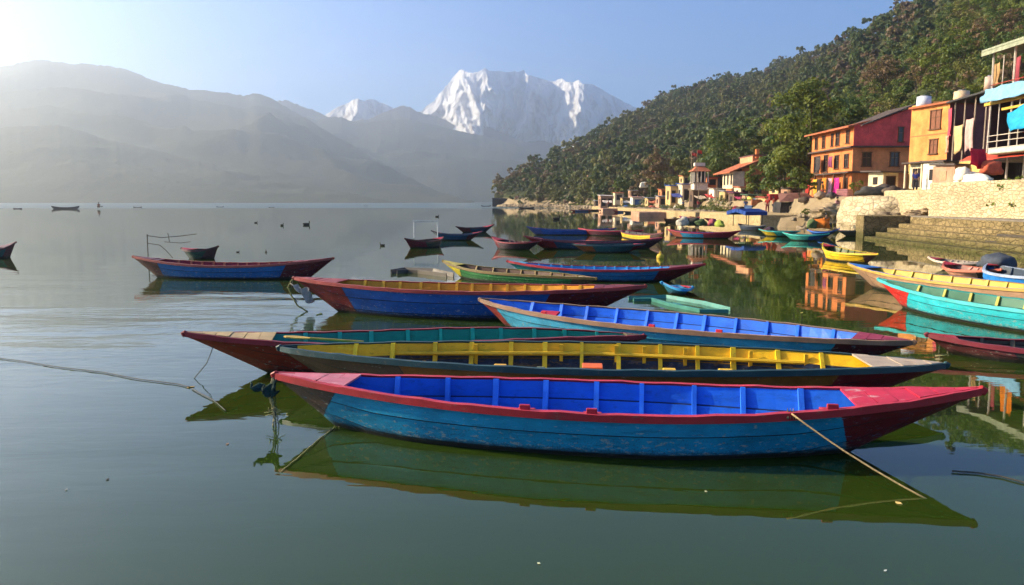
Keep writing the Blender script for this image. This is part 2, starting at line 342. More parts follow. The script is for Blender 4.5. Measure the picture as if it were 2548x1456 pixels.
BLUE = (.006,.085,.42); RED = (.36,.012,.022); MAROON = (.13,.008,.014)
def boat(pA, pB, zA, zB, label, beam=1.35, free=.36, oA=.6, oB=.75, group='wooden rowing boats on the lake', hull=None, mid=BLUE, A=MAROON, B=MAROON,
         xa=.9, xb=.9, slA=.7, slB=-.6, rim=RED, rimtop=None, inside=BLUE, low=None, zs=.0, rib=None, nrib=11, dA=.9, dB=1.0, deckA=RED, deckB=RED, floor=(.05,.05,.06),
         wear=.5, thw=(), cat='boat', name='rowing_boat', sheer=2.4, full=.82, dec=True, roll=0.0, bowpow=1.0, rimw=.07, rimh=.055, grime=.07, cleats=(), stations=None):
    P = W(*pA, zA) if len(pA) == 2 else Vector(pA)
    Q = W(*pB, zB) if len(pB) == 2 else Vector(pB)
    P.z = zA; Q.z = zB; v = (Q-P); v.z = 0; L = v.length; ang = math.atan2(v.y, v.x)
    root = empty(name, (P.x, P.y, 0), ang, label, cat, group); root.rotation_euler[0] = roll
    key = label.replace(' ', '_')[:40]
    if stations is None: stations = 40 if dec else 22
    S = [i/stations for i in range(stations+1)]
    def wg(x):
        s = min(max(x/L, 0), 1); return max(.012, beam/2*(math.sin(math.pi*s)**full))
    def zg(x):
        s = x/L
        return free+(zA-.02-free)*max(0, 1-s/.5)**sheer if s < .5 else free+(zB-.02-free)*max(0, (s-.5)/.5)**sheer
    def zb(x):
        if x < oA: return (zA-.06)*(1-(x/oA)**bowpow)
        if x > L-oB: return (zB-.06)*(1-((L-x)/oB)**bowpow)
        s = min((x-oA)/.5, (L-oB-x)/.5, 1); return -.14*s
    def wc(x):
        k = min(max((x-.45*oA)/(oA*2.2), 0), 1)*min(max((L-.45*oB-x)/(oB*2.2), 0), 1)
        k = min(k, 1); k = k*k*(3-2*k); return max(.004, wg(x)*.72*k)
    xs = sorted(set([s*L for s in S]+[oA*.25, oA*.5, oA*.75, oA, oA*1.2, L-oB, L-oB*.75, L-oB*.5, L-oB*.25, L-oB*1.2]))
    xs = [min(max(x, .0), L) for x in xs]
    # hull: three overlapping strakes a side, then the flat bottom
    nt_ = 3; V = []; prof = []
    for x in xs:
        g, zz, c_, b = wg(x), zg(x), wc(x), min(zb(x), zg(x)-.05); row = []
        thin = min(1, min(x, L-x)/.5)
        for k in range(nt_):
            t0, t1 = k/nt_, (k+1)/nt_; bulge = lambda t: .035*math.sin(math.pi*t)*thin
            lap = .010*thin
            if k: t0 += .022
            row.append((g+(c_-g)*t0+bulge(t0), zz+(b-zz)*t0)); row.append((g+(c_-g)*t1+bulge(t1)+(lap if k < nt_-1 else 0), zz+(b-zz)*t1))
        row.append((0, b-.004)); prof.append(row)
    m = MB(); nr = len(prof[0])
    for sd_ in (-1, 1):
        m.add([(x, sd_*p[0], p[1]) for x, row in zip(xs, prof) for p in row], [(i*nr+j, i*nr+j+1, (i+1)*nr+j+1, (i+1)*nr+j) for i in range(len(xs)-1) for j in range(nr-1)])
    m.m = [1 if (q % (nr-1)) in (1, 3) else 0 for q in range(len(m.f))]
    seam_ = simple('strake_seam', (.02,.03,.045), .8, .2)  # dark seam line in the lap between strakes
    hm_ = hullmat('hull_paint_'+key, mid, A, B, xa, L-xb, slA, slB, L, wear, grime)
    m.build('hull', [hm_, seam_], root)
    # lining
    if rib is None: rib = tuple(min(1, c*1.25) for c in inside)
    low = low or inside; m = MB(); TH = .035
    x0, x1 = (dA if dA else .12)*.5, L-(dB if dB else .12)*.5
    ix = [x for x in xs if x0 <= x <= x1]; rows = []; fz = .055
    for x in ix:
        g = max(.01, wg(x)-TH); c_ = max(.006, wc(x)-TH*.5); b = min(max(zb(x)+.05, fz), zg(x)-.03)
        tt = (zg(x)-b)/max(.01, zg(x)-zb(x)); cf = g+(c_-g)*tt
        mid_ = (g+(cf-g)*.5+.02, zg(x)+(b-zg(x))*.5)
        rows.append([(g, zg(x)), (mid_[0]-.0, mid_[1]+.006), (mid_[0]-.014, mid_[1]-.006), (cf, b)])
    for sd_ in (-1, 1):
        m.add([(x, sd_*p[0], p[1]) for x, r_ in zip(ix, rows) for p in r_], [(i*4+j, i*4+j+1, (i+1)*4+j+1, (i+1)*4+j) for i in range(len(ix)-1) for j in (0,2)])
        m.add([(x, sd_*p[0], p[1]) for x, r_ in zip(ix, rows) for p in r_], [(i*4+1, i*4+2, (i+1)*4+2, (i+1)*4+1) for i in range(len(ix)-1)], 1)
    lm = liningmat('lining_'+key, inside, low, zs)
    m.build('lining', [lm, simple('seam_shadow_'+key, tuple(c*.12 for c in inside))], root)  # second slot: dark plank seam along the middle of the lining
    m = MB()
    m.add([(x, sd_*r_[3][0]*1.02, r_[3][1]+.002) for x, r_ in zip(ix, rows) for sd_ in (-1, 1)], [(i*2, i*2+1, i*2+3, i*2+2) for i in range(len(ix)-1)])
    m.build('floor', paint('floor_'+key, floor, .5), root)
    # gunwales, one a side
    rt = rimtop or rim; gm = [paint('rim_'+key, rim, .45, 18), paint('rimtop_'+key, rt, .5, 18)]
    for sd_ in (-1, 1):
        m = MB(); vs = []
        for x in xs:
            g, zz = wg(x), zg(x); o_ = .018; thin = min(1, .35+min(x, L-x)/.9); i_ = max(.0, g-rimw*thin+.018); wob = .004*math.sin(x*9+sd_)+.003*math.sin(x*23)
            vs += [(x, sd_*i_, zz+.012+wob), (x, sd_*(g+o_), zz+.012+wob), (x, sd_*(g+o_+.006), zz-rimh), (x, sd_*max(0, g-.012), zz-rimh*1.0)]
        fs = []; mi = []
        for i in range(len(xs)-1):
            for j, mm in ((0, 1), (1, 0), (2, 0), (3, 0)):
                fs.append((i*4+j, i*4+(j+1)%4, (i+1)*4+(j+1)%4, (i+1)*4+j)); mi.append(mm)
        n0 = len(xs)-1; fs += [(0,3,2,1), (n0*4, n0*4+1, n0*4+2, n0*4+3)]; mi += [0, 0]
        m.v = vs; m.f = fs; m.m = mi; m.build('gunwale', gm, root)
    # stems: a worn wooden post head at each tip
    for xt, zt, sgn in ((0, zA, -1), (L, zB, 1)):
        m = MB(); m.box((xt+sgn*.015, 0, zt-.035), (.075, .06, .075), 0, 0, 0, sgn*.5); m.build('stem', gm[0], root, bevel=.014)
    # decks
    for (d, col, end) in ((dA, deckA, 0), (dB, deckB, 1)):
        if not d: continue
        m = MB(); npl = max(2, int(d/.17)) if dec else 2; rr = random.Random(len(label)+end)
        edge = 0
        for k in range(npl):
            u0, u1 = .03+(d-.03)*k/npl, .03+(d-.03)*(k+1)/npl-.008
            xx0, xx1 = (u0, u1) if end == 0 else (L-u0, L-u1); dz = rr.uniform(-.006, .008)
            g0, g1 = max(.005, wg(xx0)-.035), max(.005, wg(xx1)-.035); z0, z1 = zg(xx0)+.016+dz, zg(xx1)+.016+dz+rr.uniform(-.004,.004)
            sk = rr.uniform(-.01,.01)
            m.add([(xx0,-g0,z0),(xx0,g0,z0),(xx1+sk,g1,z1),(xx1-sk,-g1,z1),(xx0,-g0,z0-.02),(xx0,g0,z0-.02),(xx1+sk,g1,z1-.02),(xx1-sk,-g1,z1-.02)],
                  [(0,1,2,3),(7,6,5,4),(0,4,5,1),(1,5,6,2),(2,6,7,3),(3,7,4,0)])
        m.build('bow_deck' if end == 0 else 'stern_deck', paint('deck%d_'%end+key, col, .5, 10, .5, (.55,.48,.48) if wear >= 1 else (.16,.11,.07)), root)
    # ribs: curved frames standing on the lining
    rm = paint('rib_'+key, rib, .3)
    a0, a1 = (dA or .5)+.15, L-(dB or .5)-.1; rr = random.Random(len(label))
    for k in range(nrib):
        x = a0+(a1-a0)*(k+.5)/nrib+rr.uniform(-.04, .04); m = MB(); hw = rr.uniform(.022, .032)
        for sd_ in (-1, 1):
            g = wg(x)-TH; b = max(zb(x)+.05, fz); tt = (zg(x)-b)/max(.01, zg(x)-zb(x)); cf = g+(wc(x)-TH*.5-g)*tt
            pts = [(g+.004, zg(x)+.004), (g+(cf-g)*.5+.018, zg(x)+(b-zg(x))*.5), (cf+.01, b)]
            vs = []
            for (yy, zz), dd in zip(pts, (.035, .05, .06)):
                for dx in (-hw, hw): vs += [(x+dx, sd_*(yy+.02), zz), (x+dx, sd_*(yy-dd), zz)]
            fs = []
            for i in range(2):
                o_ = i*4; fs += [(o_,o_+1,o_+5,o_+4),(o_+2,o_+6,o_+7,o_+3),(o_+1,o_+3,o_+7,o_+5),(o_,o_+4,o_+6,o_+2)]
            fs += [(0,2,3,1),(8,9,11,10)]; m.add(vs, fs)
        m.box((x, 0, fz+.014), (hw*2, (cf+.01)*1.9, .022)); m.build('rib', rm, root)
    for (xt, col, wd) in thw:
        m = MB(); zt = zg(xt*L)-.13; m.box((xt*L, 0, zt), (wd, 2*(wg(xt*L)-.07), .028)); m.build('seat', paint('seat_%s_'%('%.2f'%xt)+key, col, .4), root, bevel=.004)
    for (xt, sd_, col) in cleats:
        m = MB(); x = xt*L; m.box((x, sd_*(wg(x)-.10), zg(x)-.02), (.17, .15, .035), 0, 0, sd_*.15); m.box((x, sd_*(wg(x)-.03), zg(x)+.03), (.10, .03, .05))
        m.build('oar_block', paint('cleat_'+key, col, .3), root, bevel=.006)
    dbg = [proj(root.matrix_basis @ Vector((x, -wg(x), zg(x)))) for x in (0, L*.25, L*.5, L*.75, L)]+[proj(root.matrix_basis @ Vector((x, wg(x), zg(x)))) for x in (L*.25, L*.5, L*.75)]+[proj(root.matrix_basis @ Vector((oA, 0, 0))), proj(root.matrix_basis @ Vector((L*.5, -wc(L*.5)-.02, 0))), proj(root.matrix_basis @ Vector((L-oB, 0, 0)))]
    print('BOAT', label[:34], 'L=%.2f ang=%.0f' % (L, math.degrees(ang)), 'Y=%.1f' % P.y, ' '.join('%d,%d' % (round(a), round(b)) for a, b in dbg))
    return root, L, wg, zg
YEL = (.95,.49,.008); TEAL = (.01,.20,.17); TAN = (.42,.27,.12)
B = {}
B['front'] = boat((687,925), (2441,962), .56, .67, 'blue-sided boat nearest the viewer, red gunwale and red stern deck', beam=1.34, free=.43, oA=.66, oB=1.12, mid=(.010,.25,.42), A=(.075,.042,.03), B=(.17,.012,.014),
    xa=.74, xb=1.28, slA=-.75, slB=.35, rim=(.36,.014,.018), rimtop=(.44,.03,.055), inside=(.006,.115,.60), rib=(.03,.20,.80), nrib=9, dA=.86, dB=1.15, deckA=(.55,.16,.20), deckB=(.46,.02,.05), wear=1.0, floor=(.02,.10,.42),
    cleats=((.40,-1,(.4,.02,.04)),(.49,-1,(.4,.02,.04)),(.80,-1,(.5,.03,.06))), sheer=2.3, full=.85)
B['yellow'] = boat((698,859), (2352,901), .52, .47, 'long boat with bright yellow upper planks and posts inside and a dark bilge', beam=1.74, free=.47, oA=.75, oB=1.0, mid=(.30,.10,.015), A=(.10,.055,.03), B=(.20,.012,.016),
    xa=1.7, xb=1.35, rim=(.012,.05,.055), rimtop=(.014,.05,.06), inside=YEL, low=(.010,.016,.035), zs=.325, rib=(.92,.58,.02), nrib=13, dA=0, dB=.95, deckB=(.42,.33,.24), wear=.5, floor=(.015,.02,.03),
    thw=(), sheer=2.2, full=.72)
B['teal'] = boat((461,824), (1600,832), .62, .33, 'boat with worn red bow, tan foredeck and teal green inner planks', beam=1.22, free=.43, oA=1.05, oB=.5, mid=(.17,.03,.015), A=(.34,.035,.014), B=(.10,.02,.02),
    xa=2.2, xb=.9, rim=(.26,.012,.018), rimtop=(.22,.02,.03), inside=(.008,.22,.17), rib=(.02,.36,.28), nrib=10, dA=1.15, dB=.3, deckA=(.46,.32,.13), deckB=(.12,.1,.05), wear=.9, floor=(.02,.10,.08), sheer=2.3, full=.80)
B['cobalt'] = boat((1196,741), (2271,846), .52, .42, 'boat with bare wooden gunwale and brilliant cobalt blue inner planks', beam=1.8, free=.40, oA=.62, oB=.75, mid=(.04,.30,.48), A=(.22,.02,.015), B=(.1,.01,.02),
    xa=.52, xb=.9, slA=.9, rim=(.22,.12,.07), rimtop=(.34,.21,.12), inside=(.006,.13,.66), rib=(.03,.20,.82), nrib=11, dA=0, dB=.75, deckB=(.26,.02,.05), wear=1.0, floor=(.01,.09,.42), cleats=((.24,-1,(.5,.02,.04)),(.52,-1,(.5,.02,.05)),(.66,-1,(.5,.02,.05))), full=.74)
B['navy'] = boat((733,688), (1604,708), .74, .72, 'blue hulled boat with maroon ends and orange yellow inner planks', beam=1.55, free=.58, oA=1.0, oB=1.25, mid=(.010,.085,.33), A=(.20,.010,.012), B=(.12,.008,.010),
    xa=1.35, xb=1.9, slA=.5, rim=(.30,.03,.025), rimtop=(.36,.07,.06), inside=(.62,.27,.010), rib=(.68,.36,.02), nrib=13, dA=1.1, dB=1.0, deckA=(.30,.05,.04), deckB=(.14,.01,.014), wear=.9, floor=(.25,.12,.02), full=.80, sheer=2.0)
B['left'] = boat((332,636), (828,640), .68, .66, 'blue boat alone on the left with maroon ends and maroon inside', beam=1.3, free=.42, oA=.75, oB=.75, mid=(.012,.12,.32), A=(.15,.045,.03), B=(.13,.012,.014),
    xa=.95, xb=1.35, slA=.3, rim=(.34,.07,.05), rimtop=(.36,.10,.08), inside=(.26,.012,.03), rib=(.45,.12,.06), nrib=11, dA=.9, dB=1.2, deckA=(.12,.02,.03), deckB=(.22,.015,.02), wear=.8, full=.8, sheer=2.0)
B['greenyellow'] = boat((1103,647), (1482,690), .52, .30, 'green boat with yellow bow, low in the water', beam=1.2, free=.30, oA=.75, oB=.4, mid=(.012,.15,.03), A=(.60,.48,.03), B=(.10,.05,.03),
    xa=1.0, xb=.5, slA=-.3, rim=(.14,.09,.02), rimtop=(.30,.24,.05), inside=(.10,.05,.03), rib=(.2,.12,.03), nrib=8, dA=.7, dB=.4, deckA=(.5,.40,.05), deckB=(.3,.12,.03), wear=.7, dec=False)
B['redrim'] = boat((1264,647), (1752,655), .56, .56, 'blue boat with red left gunwale, sky blue inside and maroon stern', beam=1.35, free=.36, oA=.7, oB=1.0, mid=(.012,.14,.32), A=(.03,.28,.26), B=(.13,.010,.012),
    xa=1.6, xb=1.25, rim=(.38,.02,.03), rimtop=(.42,.03,.04), inside=(.03,.27,.60), rib=(.06,.4,.75), nrib=12, dA=.6, dB=1.0, deckA=(.05,.3,.5), deckB=(.14,.02,.02), wear=.5, dec=False)
# more boats further out; (tipA, tipB, zA, zB)
F = dict(dec=False, nrib=7)
DK = (.010,.06,.10)
boat((-150,612), (38,601), .6, .66, 'dark boat cut by the left edge of the picture, maroon bow', mid=(.01,.09,.09), A=MAROON, B=(.12,.03,.04), xb=.5, oB=.25, dA=.8, dB=.6, rim=(.10,.03,.04), inside=(.05,.02,.03), beam=1.2, deckB=(.14,.04,.05), **F)
boat((452,616), (542,611), .45, .55, 'small dark green boat floating behind the lone blue boat', mid=(.02,.06,.035), A=(.04,.05,.03), B=(.09,.03,.03), xa=.4, xb=.3, rim=(.09,.03,.03), inside=(.02,.05,.03), dA=.5, dB=.5, oA=.35, oB=.2, beam=1.1, **F)
boat((1008,592), (1102,589), .55, .5, 'maroon bowed dark boat carrying a white pole frame', mid=(.05,.06,.035), A=(.16,.01,.02), B=(.03,.05,.05), xa=.9, rim=(.14,.05,.04), inside=(.06,.05,.03), dA=.8, dB=.5, oA=.4, oB=.3, beam=1.15, **F)
boat((1074,573), (1201,575), .62, .55, 'dark blue boat overlapping the maroon bowed boat with the white frame', mid=(.012,.07,.15), A=(.3,.3,.28), B=(.10,.02,.03), xa=.3, rim=(.05,.06,.09), inside=(.02,.06,.12), dA=.6, dB=.6, beam=1.2, **F)
boat((1135,563), (1229,558), .5, .6, 'slim dark blue boat farthest of the trio in mid lake', mid=(.012,.05,.10), A=(.12,.02,.03), B=(.03,.03,.05), rim=(.06,.03,.04), inside=(.02,.04,.08), dA=.5, dB=.8, beam=1.1, **F)
boat((1225,588), (1345,598), .6, .5, 'maroon boat at the left end of the moored cluster', mid=(.06,.03,.04), A=(.14,.012,.02), B=(.05,.02,.03), xa=.7, rim=(.20,.02,.03), inside=(.05,.03,.04), dA=.6, dB=.5, oA=.4, beam=1.2, **F)
boat((1312,563), (1532,567), .62, .5, 'blue boat at the back of the moored cluster', mid=(.012,.07,.30), A=(.05,.07,.22), B=(.03,.04,.12), rim=(.04,.07,.26), inside=(.015,.06,.28), dA=.7, dB=.5, beam=1.3, **F)
boat((1440,567), (1600,572), .5, .45, 'crimson rimmed boat with teal and blue inside, middle of the moored cluster', mid=(.10,.015,.03), A=(.25,.02,.03), B=(.08,.01,.02), rim=(.36,.02,.04), inside=(.012,.20,.20), dA=.6, dB=.5, beam=1.3, **F)
boat((1545,572), (1650,578), .45, .62, 'boat with yellow side planks and dark raised stern', mid=(.70,.42,.02), A=(.3,.05,.02), B=(.05,.02,.02), xa=.5, xb=1.3, rim=(.10,.02,.03), inside=(.05,.05,.05), dA=.5, dB=.8, beam=1.25, **F)
boat((1305,586), (1652,590), .68, .58, 'long dark blue boat with red bow along the front of the moored cluster', mid=(.010,.05,.10), A=(.24,.012,.014), B=(.06,.015,.02), xa=1.4, xb=1.2, rim=(.16,.03,.04), inside=(.06,.04,.05), dA=.9, dB=.7, oA=1.0, beam=1.35, dec=False, nrib=9)
boat((1426,606), (1604,606), .42, .42, 'dark teal boat with an orange brown bow, nearest in the moored cluster', mid=(.008,.07,.085), A=(.26,.07,.02), B=(.16,.012,.02), xa=.8, xb=.5, rim=(.012,.05,.06), inside=(.01,.04,.05), dA=.6, dB=.5, beam=1.2, **F)
boat((1661,570), (1842,573), .55, .55, 'red boat with a light blue side panel, loaded with bundles near the quay', mid=(.02,.22,.40), A=(.40,.10,.06), B=(.30,.015,.03), xa=.9, xb=2.2, slB=.1, rim=(.36,.02,.04), inside=(.03,.08,.3), dA=.5, dB=1.6, deckB=(.28,.02,.04), beam=1.4, **F)
boat((1889,569), (1990,574), .5, .42, 'turquoise boat with a yellow bow below the quay wall', mid=(.03,.45,.38), A=(.68,.45,.02), B=(.03,.3,.25), xa=1.1, rim=(.03,.35,.30), inside=(.04,.04,.06), dA=.5, dB=.4, beam=1.3, **F)
boat((1948,577), (2062,580), .5, .5, 'pale turquoise boat with a white lower side beside the stone wall', mid=(.10,.48,.40), A=(.05,.42,.36), B=(.02,.12,.4), xb=.9, rim=(.03,.38,.32), inside=(.03,.05,.08), dA=.4, dB=.5, beam=1.2, **F)
boat((2010,571), (2088,568), .5, .62, 'bright blue boat loaded with orange and green bundles', mid=(.012,.12,.46), A=(.012,.10,.4), B=(.01,.04,.2), rim=(.02,.14,.5), inside=(.02,.05,.2), dA=.4, dB=.6, beam=1.25, **F)
boat((2085,573), (2190,571), .4, .45, 'dark boat lying under the stone platform, blue stern', mid=(.03,.04,.05), A=(.03,.04,.04), B=(.01,.06,.3), xb=1.0, rim=(.03,.04,.05), inside=(.10,.10,.08), dA=.4, dB=.6, beam=1.2, **F)
boat((2049,604), (2184,630), .62, .45, 'bright yellow boat with a red rim on its stern half', mid=(.75,.45,.01), A=(.72,.42,.01), B=(.10,.03,.04), xa=.5, xb=.5, rim=(.60,.40,.02), inside=(.08,.10,.03), dA=.5, dB=.9, deckB=(.42,.03,.03), oA=.5, beam=1.3, **F)
boat((9.65,21.7,0), (12.05,14.6,0), .62, .60, 'long boat with tan hull, blue rim and yellow inside', mid=(.36,.21,.12), A=(.34,.20,.12), B=(.3,.2,.1), xa=1.0, rim=(.46,.27,.05), rimtop=(.02,.16,.50), inside=(.50,.32,.03), rib=(.6,.42,.05), dA=.9, dB=.8, deckA=(.03,.15,.45), beam=1.5, free=.46, dec=False, nrib=11, oA=1.0, floor=(.05,.1,.05))
boat((8.5,17.5,0), (10.85,10.9,0), .60, .60, 'large turquoise boat with scarlet bow entering from the right edge', mid=(.02,.40,.46), A=(.55,.018,.012), B=(.3,.03,.03), xa=1.25, slA=-.7, rim=(.05,.42,.42), rimtop=(.04,.20,.16), inside=(.02,.14,.08), rib=(.35,.30,.03), dA=.0, beam=1.5, free=.42, oA=.75, wear=1.0, nrib=10, floor=(.1,.06,.04))
boat((2352,650), (2490,668), .5, .5, 'salmon pink boat with orange rim behind the tan boat', mid=(.55,.26,.17), A=(.55,.28,.18), B=(.06,.03,.03), xb=.5, rim=(.55,.14,.08), inside=(.4,.2,.15), dA=.4, dB=.4, beam=1.2, **F)
boat((2312,638), (2470,648), .4, .4, 'whitewashed boat lying low beside the stone steps', mid=(.50,.42,.34), A=(.45,.36,.28), B=(.4,.3,.2), rim=(.50,.40,.32), inside=(.3,.24,.18), dA=.4, dB=.4, beam=1.15, free=.28, **F)
boat((2462,654), (2640,690), .62, .6, 'azure boat with upright bow at the right edge, tarpaulin inside', mid=(.02,.20,.62), A=(.03,.24,.66), B=(.02,.2,.6), rim=(.30,.36,.48), inside=(.03,.05,.08), dA=.3, dB=.5, oA=.3, beam=1.4, free=.5, **F)
# blue canopied boat
cb = boat((1838,556), (1905,560), .5, .5, 'boat under a dark blue tarpaulin canopy at the quay', mid=(.02,.03,.06), A=(.02,.03,.05), B=(.02,.03,.05), rim=(.03,.04,.06), inside=(.03,.03,.04), dA=.3, dB=.3, beam=1.4, name='canopy_boat', dec=False, nrib=4)[0]
m = MB()
for k in range(8):
    m.box((-.1+k*.42, 0, 1.62-.04*abs(k-3.5)**1.3), (.44, 2.0-.04*(k%3), .32), 0, 0, 0, .03*(k-3.5))
m.build('canopy', simple('blue_tarpaulin', (.006,.045,.24), .6, .3, 3), cb, smooth=False, bevel=.03)
for k, (x, y) in enumerate(((.2,-.6),(.2,.6),(2.9,-.6),(2.9,.6))):
    m = MB(); m.tube([(x,y,.3),(x,y,1.6)], .03); m.build('canopy_post', simple('dark_wood', (.05,.035,.025)), cb)
# loads: cloth bundles
def bundle(px, py, z, s, col, label, seed, cat='bundle', grp='bundles piled in the boats and on the shore', name='cloth_bundle', y=None):
    p = Wy(px, py, y) if y else W(px, py, z); rr = random.Random(seed); bm = bmesh.new(); bmesh.ops.create_icosphere(bm, subdivisions=3, radius=1)
    from mathutils import noise as mn
    for v in bm.verts:
        q = v.co.normalized(); k = 1+.35*mn.noise(q*1.6+Vector((seed,0,0)))+.16*mn.noise(q*4.5+Vector((0,seed,0)))
        v.co = Vector((q.x*s[0]*k, q.y*s[1]*k, max(-.35, q.z)*s[2]*k))
    me = bpy.data.meshes.new(name); bm.to_mesh(me); bm.free()
    o = link(name, me, simple('cloth_%d_%d_%d' % tuple(int(c*99) for c in col), col, .8, .35, 4, .2, .5, .04), None, True); o.location = p; o.rotation_euler = (0,0,rr.uniform(0,3))
    return tag(o, label, cat, grp)
bundle(1702,556,.55,(.7,.5,.5),(.45,.40,.32),'pale sack in the left end of the red boat with blue panel',1)
bundle(1722,556,.55,(.8,.5,.55),(.07,.06,.04),'brown bundle beside the pale sack in the red boat',2)
bundle(1745,557,.55,(.6,.4,.4),(.06,.09,.03),'dark green bundle amidships in the red boat',3)
bundle(1775,558,.5,(.5,.4,.4),(.35,.08,.1),'rosy cloth bundle near the right end of the red boat',4)
bundle(1790,560,.5,(.5,.3,.4),(.3,.35,.05),'lime green bundle at the right end of the red boat',5)
bundle(2040,562,.6,(.7,.5,.5),(.60,.16,.02),'orange cloth bundle heaped on the bright blue boat',6)
bundle(2022,562,.6,(.5,.4,.45),(.10,.14,.05),'olive bundle beside the orange one on the blue boat',7)
bundle(2058,564,.5,(.4,.4,.3),(.30,.32,.05),'yellow green bundle on the right of the orange one',8)
bundle(1915,571,.35,(.5,.3,.22),(.05,.03,.05),'dark cloth heap in the turquoise boat with yellow bow',9)
bundle(2480,655,.6,(.5,.4,.3),(.06,.07,.09),'crumpled dark tarpaulin on the azure boat',10)
# white frame on the dark boat
b = W(1030,592,.3); root = tag(empty('goal_shaped_rack', b, 0), 'white pole frame standing on the maroon bowed boat', 'frame')
wm = simple('white_pole', (.7,.7,.68)); 
for dx in (0, 1.35): MB().tube([(dx*1.0,0,0),(dx,0,.95)], .03).build('post', wm, root)
MB().tube([(-.05,0,.95),(1.4,0,.93)], .03).build('crossbar', wm, root)
b = W(368,636,.2); root = empty('rickety_rack', b, 0, 'rickety thin pole frame with sagging rails behind the lone blue boat', 'frame'); gm_ = simple('grey_stick', (.10,.09,.07))
MB().tube([(0,0,-.3),(.02,0,.85)], .02).build('post', gm_, root); MB().tube([(0,0,.8),(.6,0,.72),(1.3,.1,.78),(1.95,.1,.86)], .016).build('rail', gm_, root)
MB().tube([(0,0,.5),(.5,0,.42),(.75,0,.2),(1.0,0,-.1)], .014).build('rail', gm_, root); MB().tube([(.7,0,.55),(1.3,.1,.5),(1.7,.1,.55)], .013).build('rail', gm_, root); MB().tube([(.85,0,.9),(.9,0,.55)], .013).build('rail', gm_, root)

# boats far out on the bright water
far = [(33,55,520,'dark'),(128,198,520,'dark'),(241,256,515,'peopled'),(331,354,517,'peopled'),(538,557,516,'small'),(668,683,517,'small'),(905,915,513,'tiny'),(1290,1330,519,'moored'),(1197,1222,514,'moored')]
flab = ['short dark boat far out at the left edge','long dark boat far out with upturned ends','tiny boat with an upright rower, far out left','rounded dark boat far out, third from the lone long one','dark little boat far out with trailing oar','smallest dark boat right of the one with the oar','speck of a boat on the bright strip in mid lake','dark boat off the wooded headland','flat dark boat at the tip of the headland']
fm = simple('far_boat_wood', (.05,.03,.03)); fp = simple('far_boat_lining', (.11,.07,.06))
for (xa_, xb_, py, kd), lb_ in zip(far, flab):
    p, q = W(xa_, py, 0), W(xb_, py, 0); L = (q-p).length; root = empty('distant_boat', p, math.atan2((q-p).y, (q-p).x), lb_, 'boat', 'boats far out on the lake')
    fb = min(L*.09, .75); m = MB(); ns_ = 10; vs = []
    for k in range(ns_+1):
        t = k/ns_; wd = .6*math.sin(math.pi*t)**.7+.02; zt = fb*(.65+.6*abs(2*t-1)**2.5)*1.1; zbm = 0 if .08 < t < .92 else zt*.6
        vs += [(t*L, -wd, zt), (t*L, -wd*.6, zbm-.05), (t*L, wd*.6, zbm-.05), (t*L, wd, zt), (t*L, wd*.85, zt*.98), (t*L, 0, max(.15, zbm+.05)), (t*L, -wd*.85, zt*.98)]
    m.add(vs, [(k*7+j, k*7+(j+1)%7, (k+1)*7+(j+1)%7, (k+1)*7+j) for k in range(ns_) for j in range(7)]+[tuple(range(7)), tuple(ns_*7+j for j in range(7))])
    m.build('hull', fm, root); m = MB()
    for t in (.3, .55, .75): m.box((L*t, 0, fb*.55), (L*.04, 1.0, .06))
    m.build('seat', fp, root)

# sunken hulls lying awash
def sunken(pts, z, w_, col, label, seed):
    m = MB(); P_ = [W(x, y, z) for x, y in pts]; n_ = len(P_); vs = []
    for i, p in enumerate(P_):
        t = i/(n_-1); wd = w_*(math.sin(math.pi*(.08+.84*t))**.7); d = (P_[min(i+1,n_-1)]-P_[max(i-1,0)]).normalized(); nn = Vector((-d.y,d.x,0))
        for a, b in ((-1,0),(-.9,-.25),(.9,-.25),(1,0),(.88,.01),(.7,-.12),(-.7,-.12),(-.88,.01)): vs.append(p+nn*wd*a+Vector((0,0,b)))
    m.add(vs, [(i*8+j, i*8+(j+1)%8, (i+1)*8+(j+1)%8, (i+1)*8+j) for i in range(n_-1) for j in range(8)]+[tuple(range(8)), tuple((n_-1)*8+j for j in range(8))])
    root = empty('sunken_boat', (0,0,0), 0, label, 'boat'); root.location = P_[0]
    o = m.build('hull', paint('sunken_%d' % seed, col, .5), root); o.location = -P_[0]
sunken([(980,672),(1010,668),(1060,670),(1120,680)], .12, .38, (.12,.10,.08), 'waterlogged grey brown hull awash left of the yellow bow', 1)
sunken([(1570,740),(1640,738),(1710,752),(1775,766),(1815,768)], .07, .5, (.06,.24,.20), 'sunken pale green hull awash behind the cobalt boat', 2)
boat((1648,700), (1722,712), .34, .2, 'sky blue bow of a swamped boat poking out of the water', mid=(.02,.25,.50), A=(.02,.22,.45), B=(.03,.2,.3), rim=(.03,.28,.55), inside=(.02,.15,.35), dA=.3, dB=.2, beam=.9, free=.18, oA=.2, oB=.2, **F)

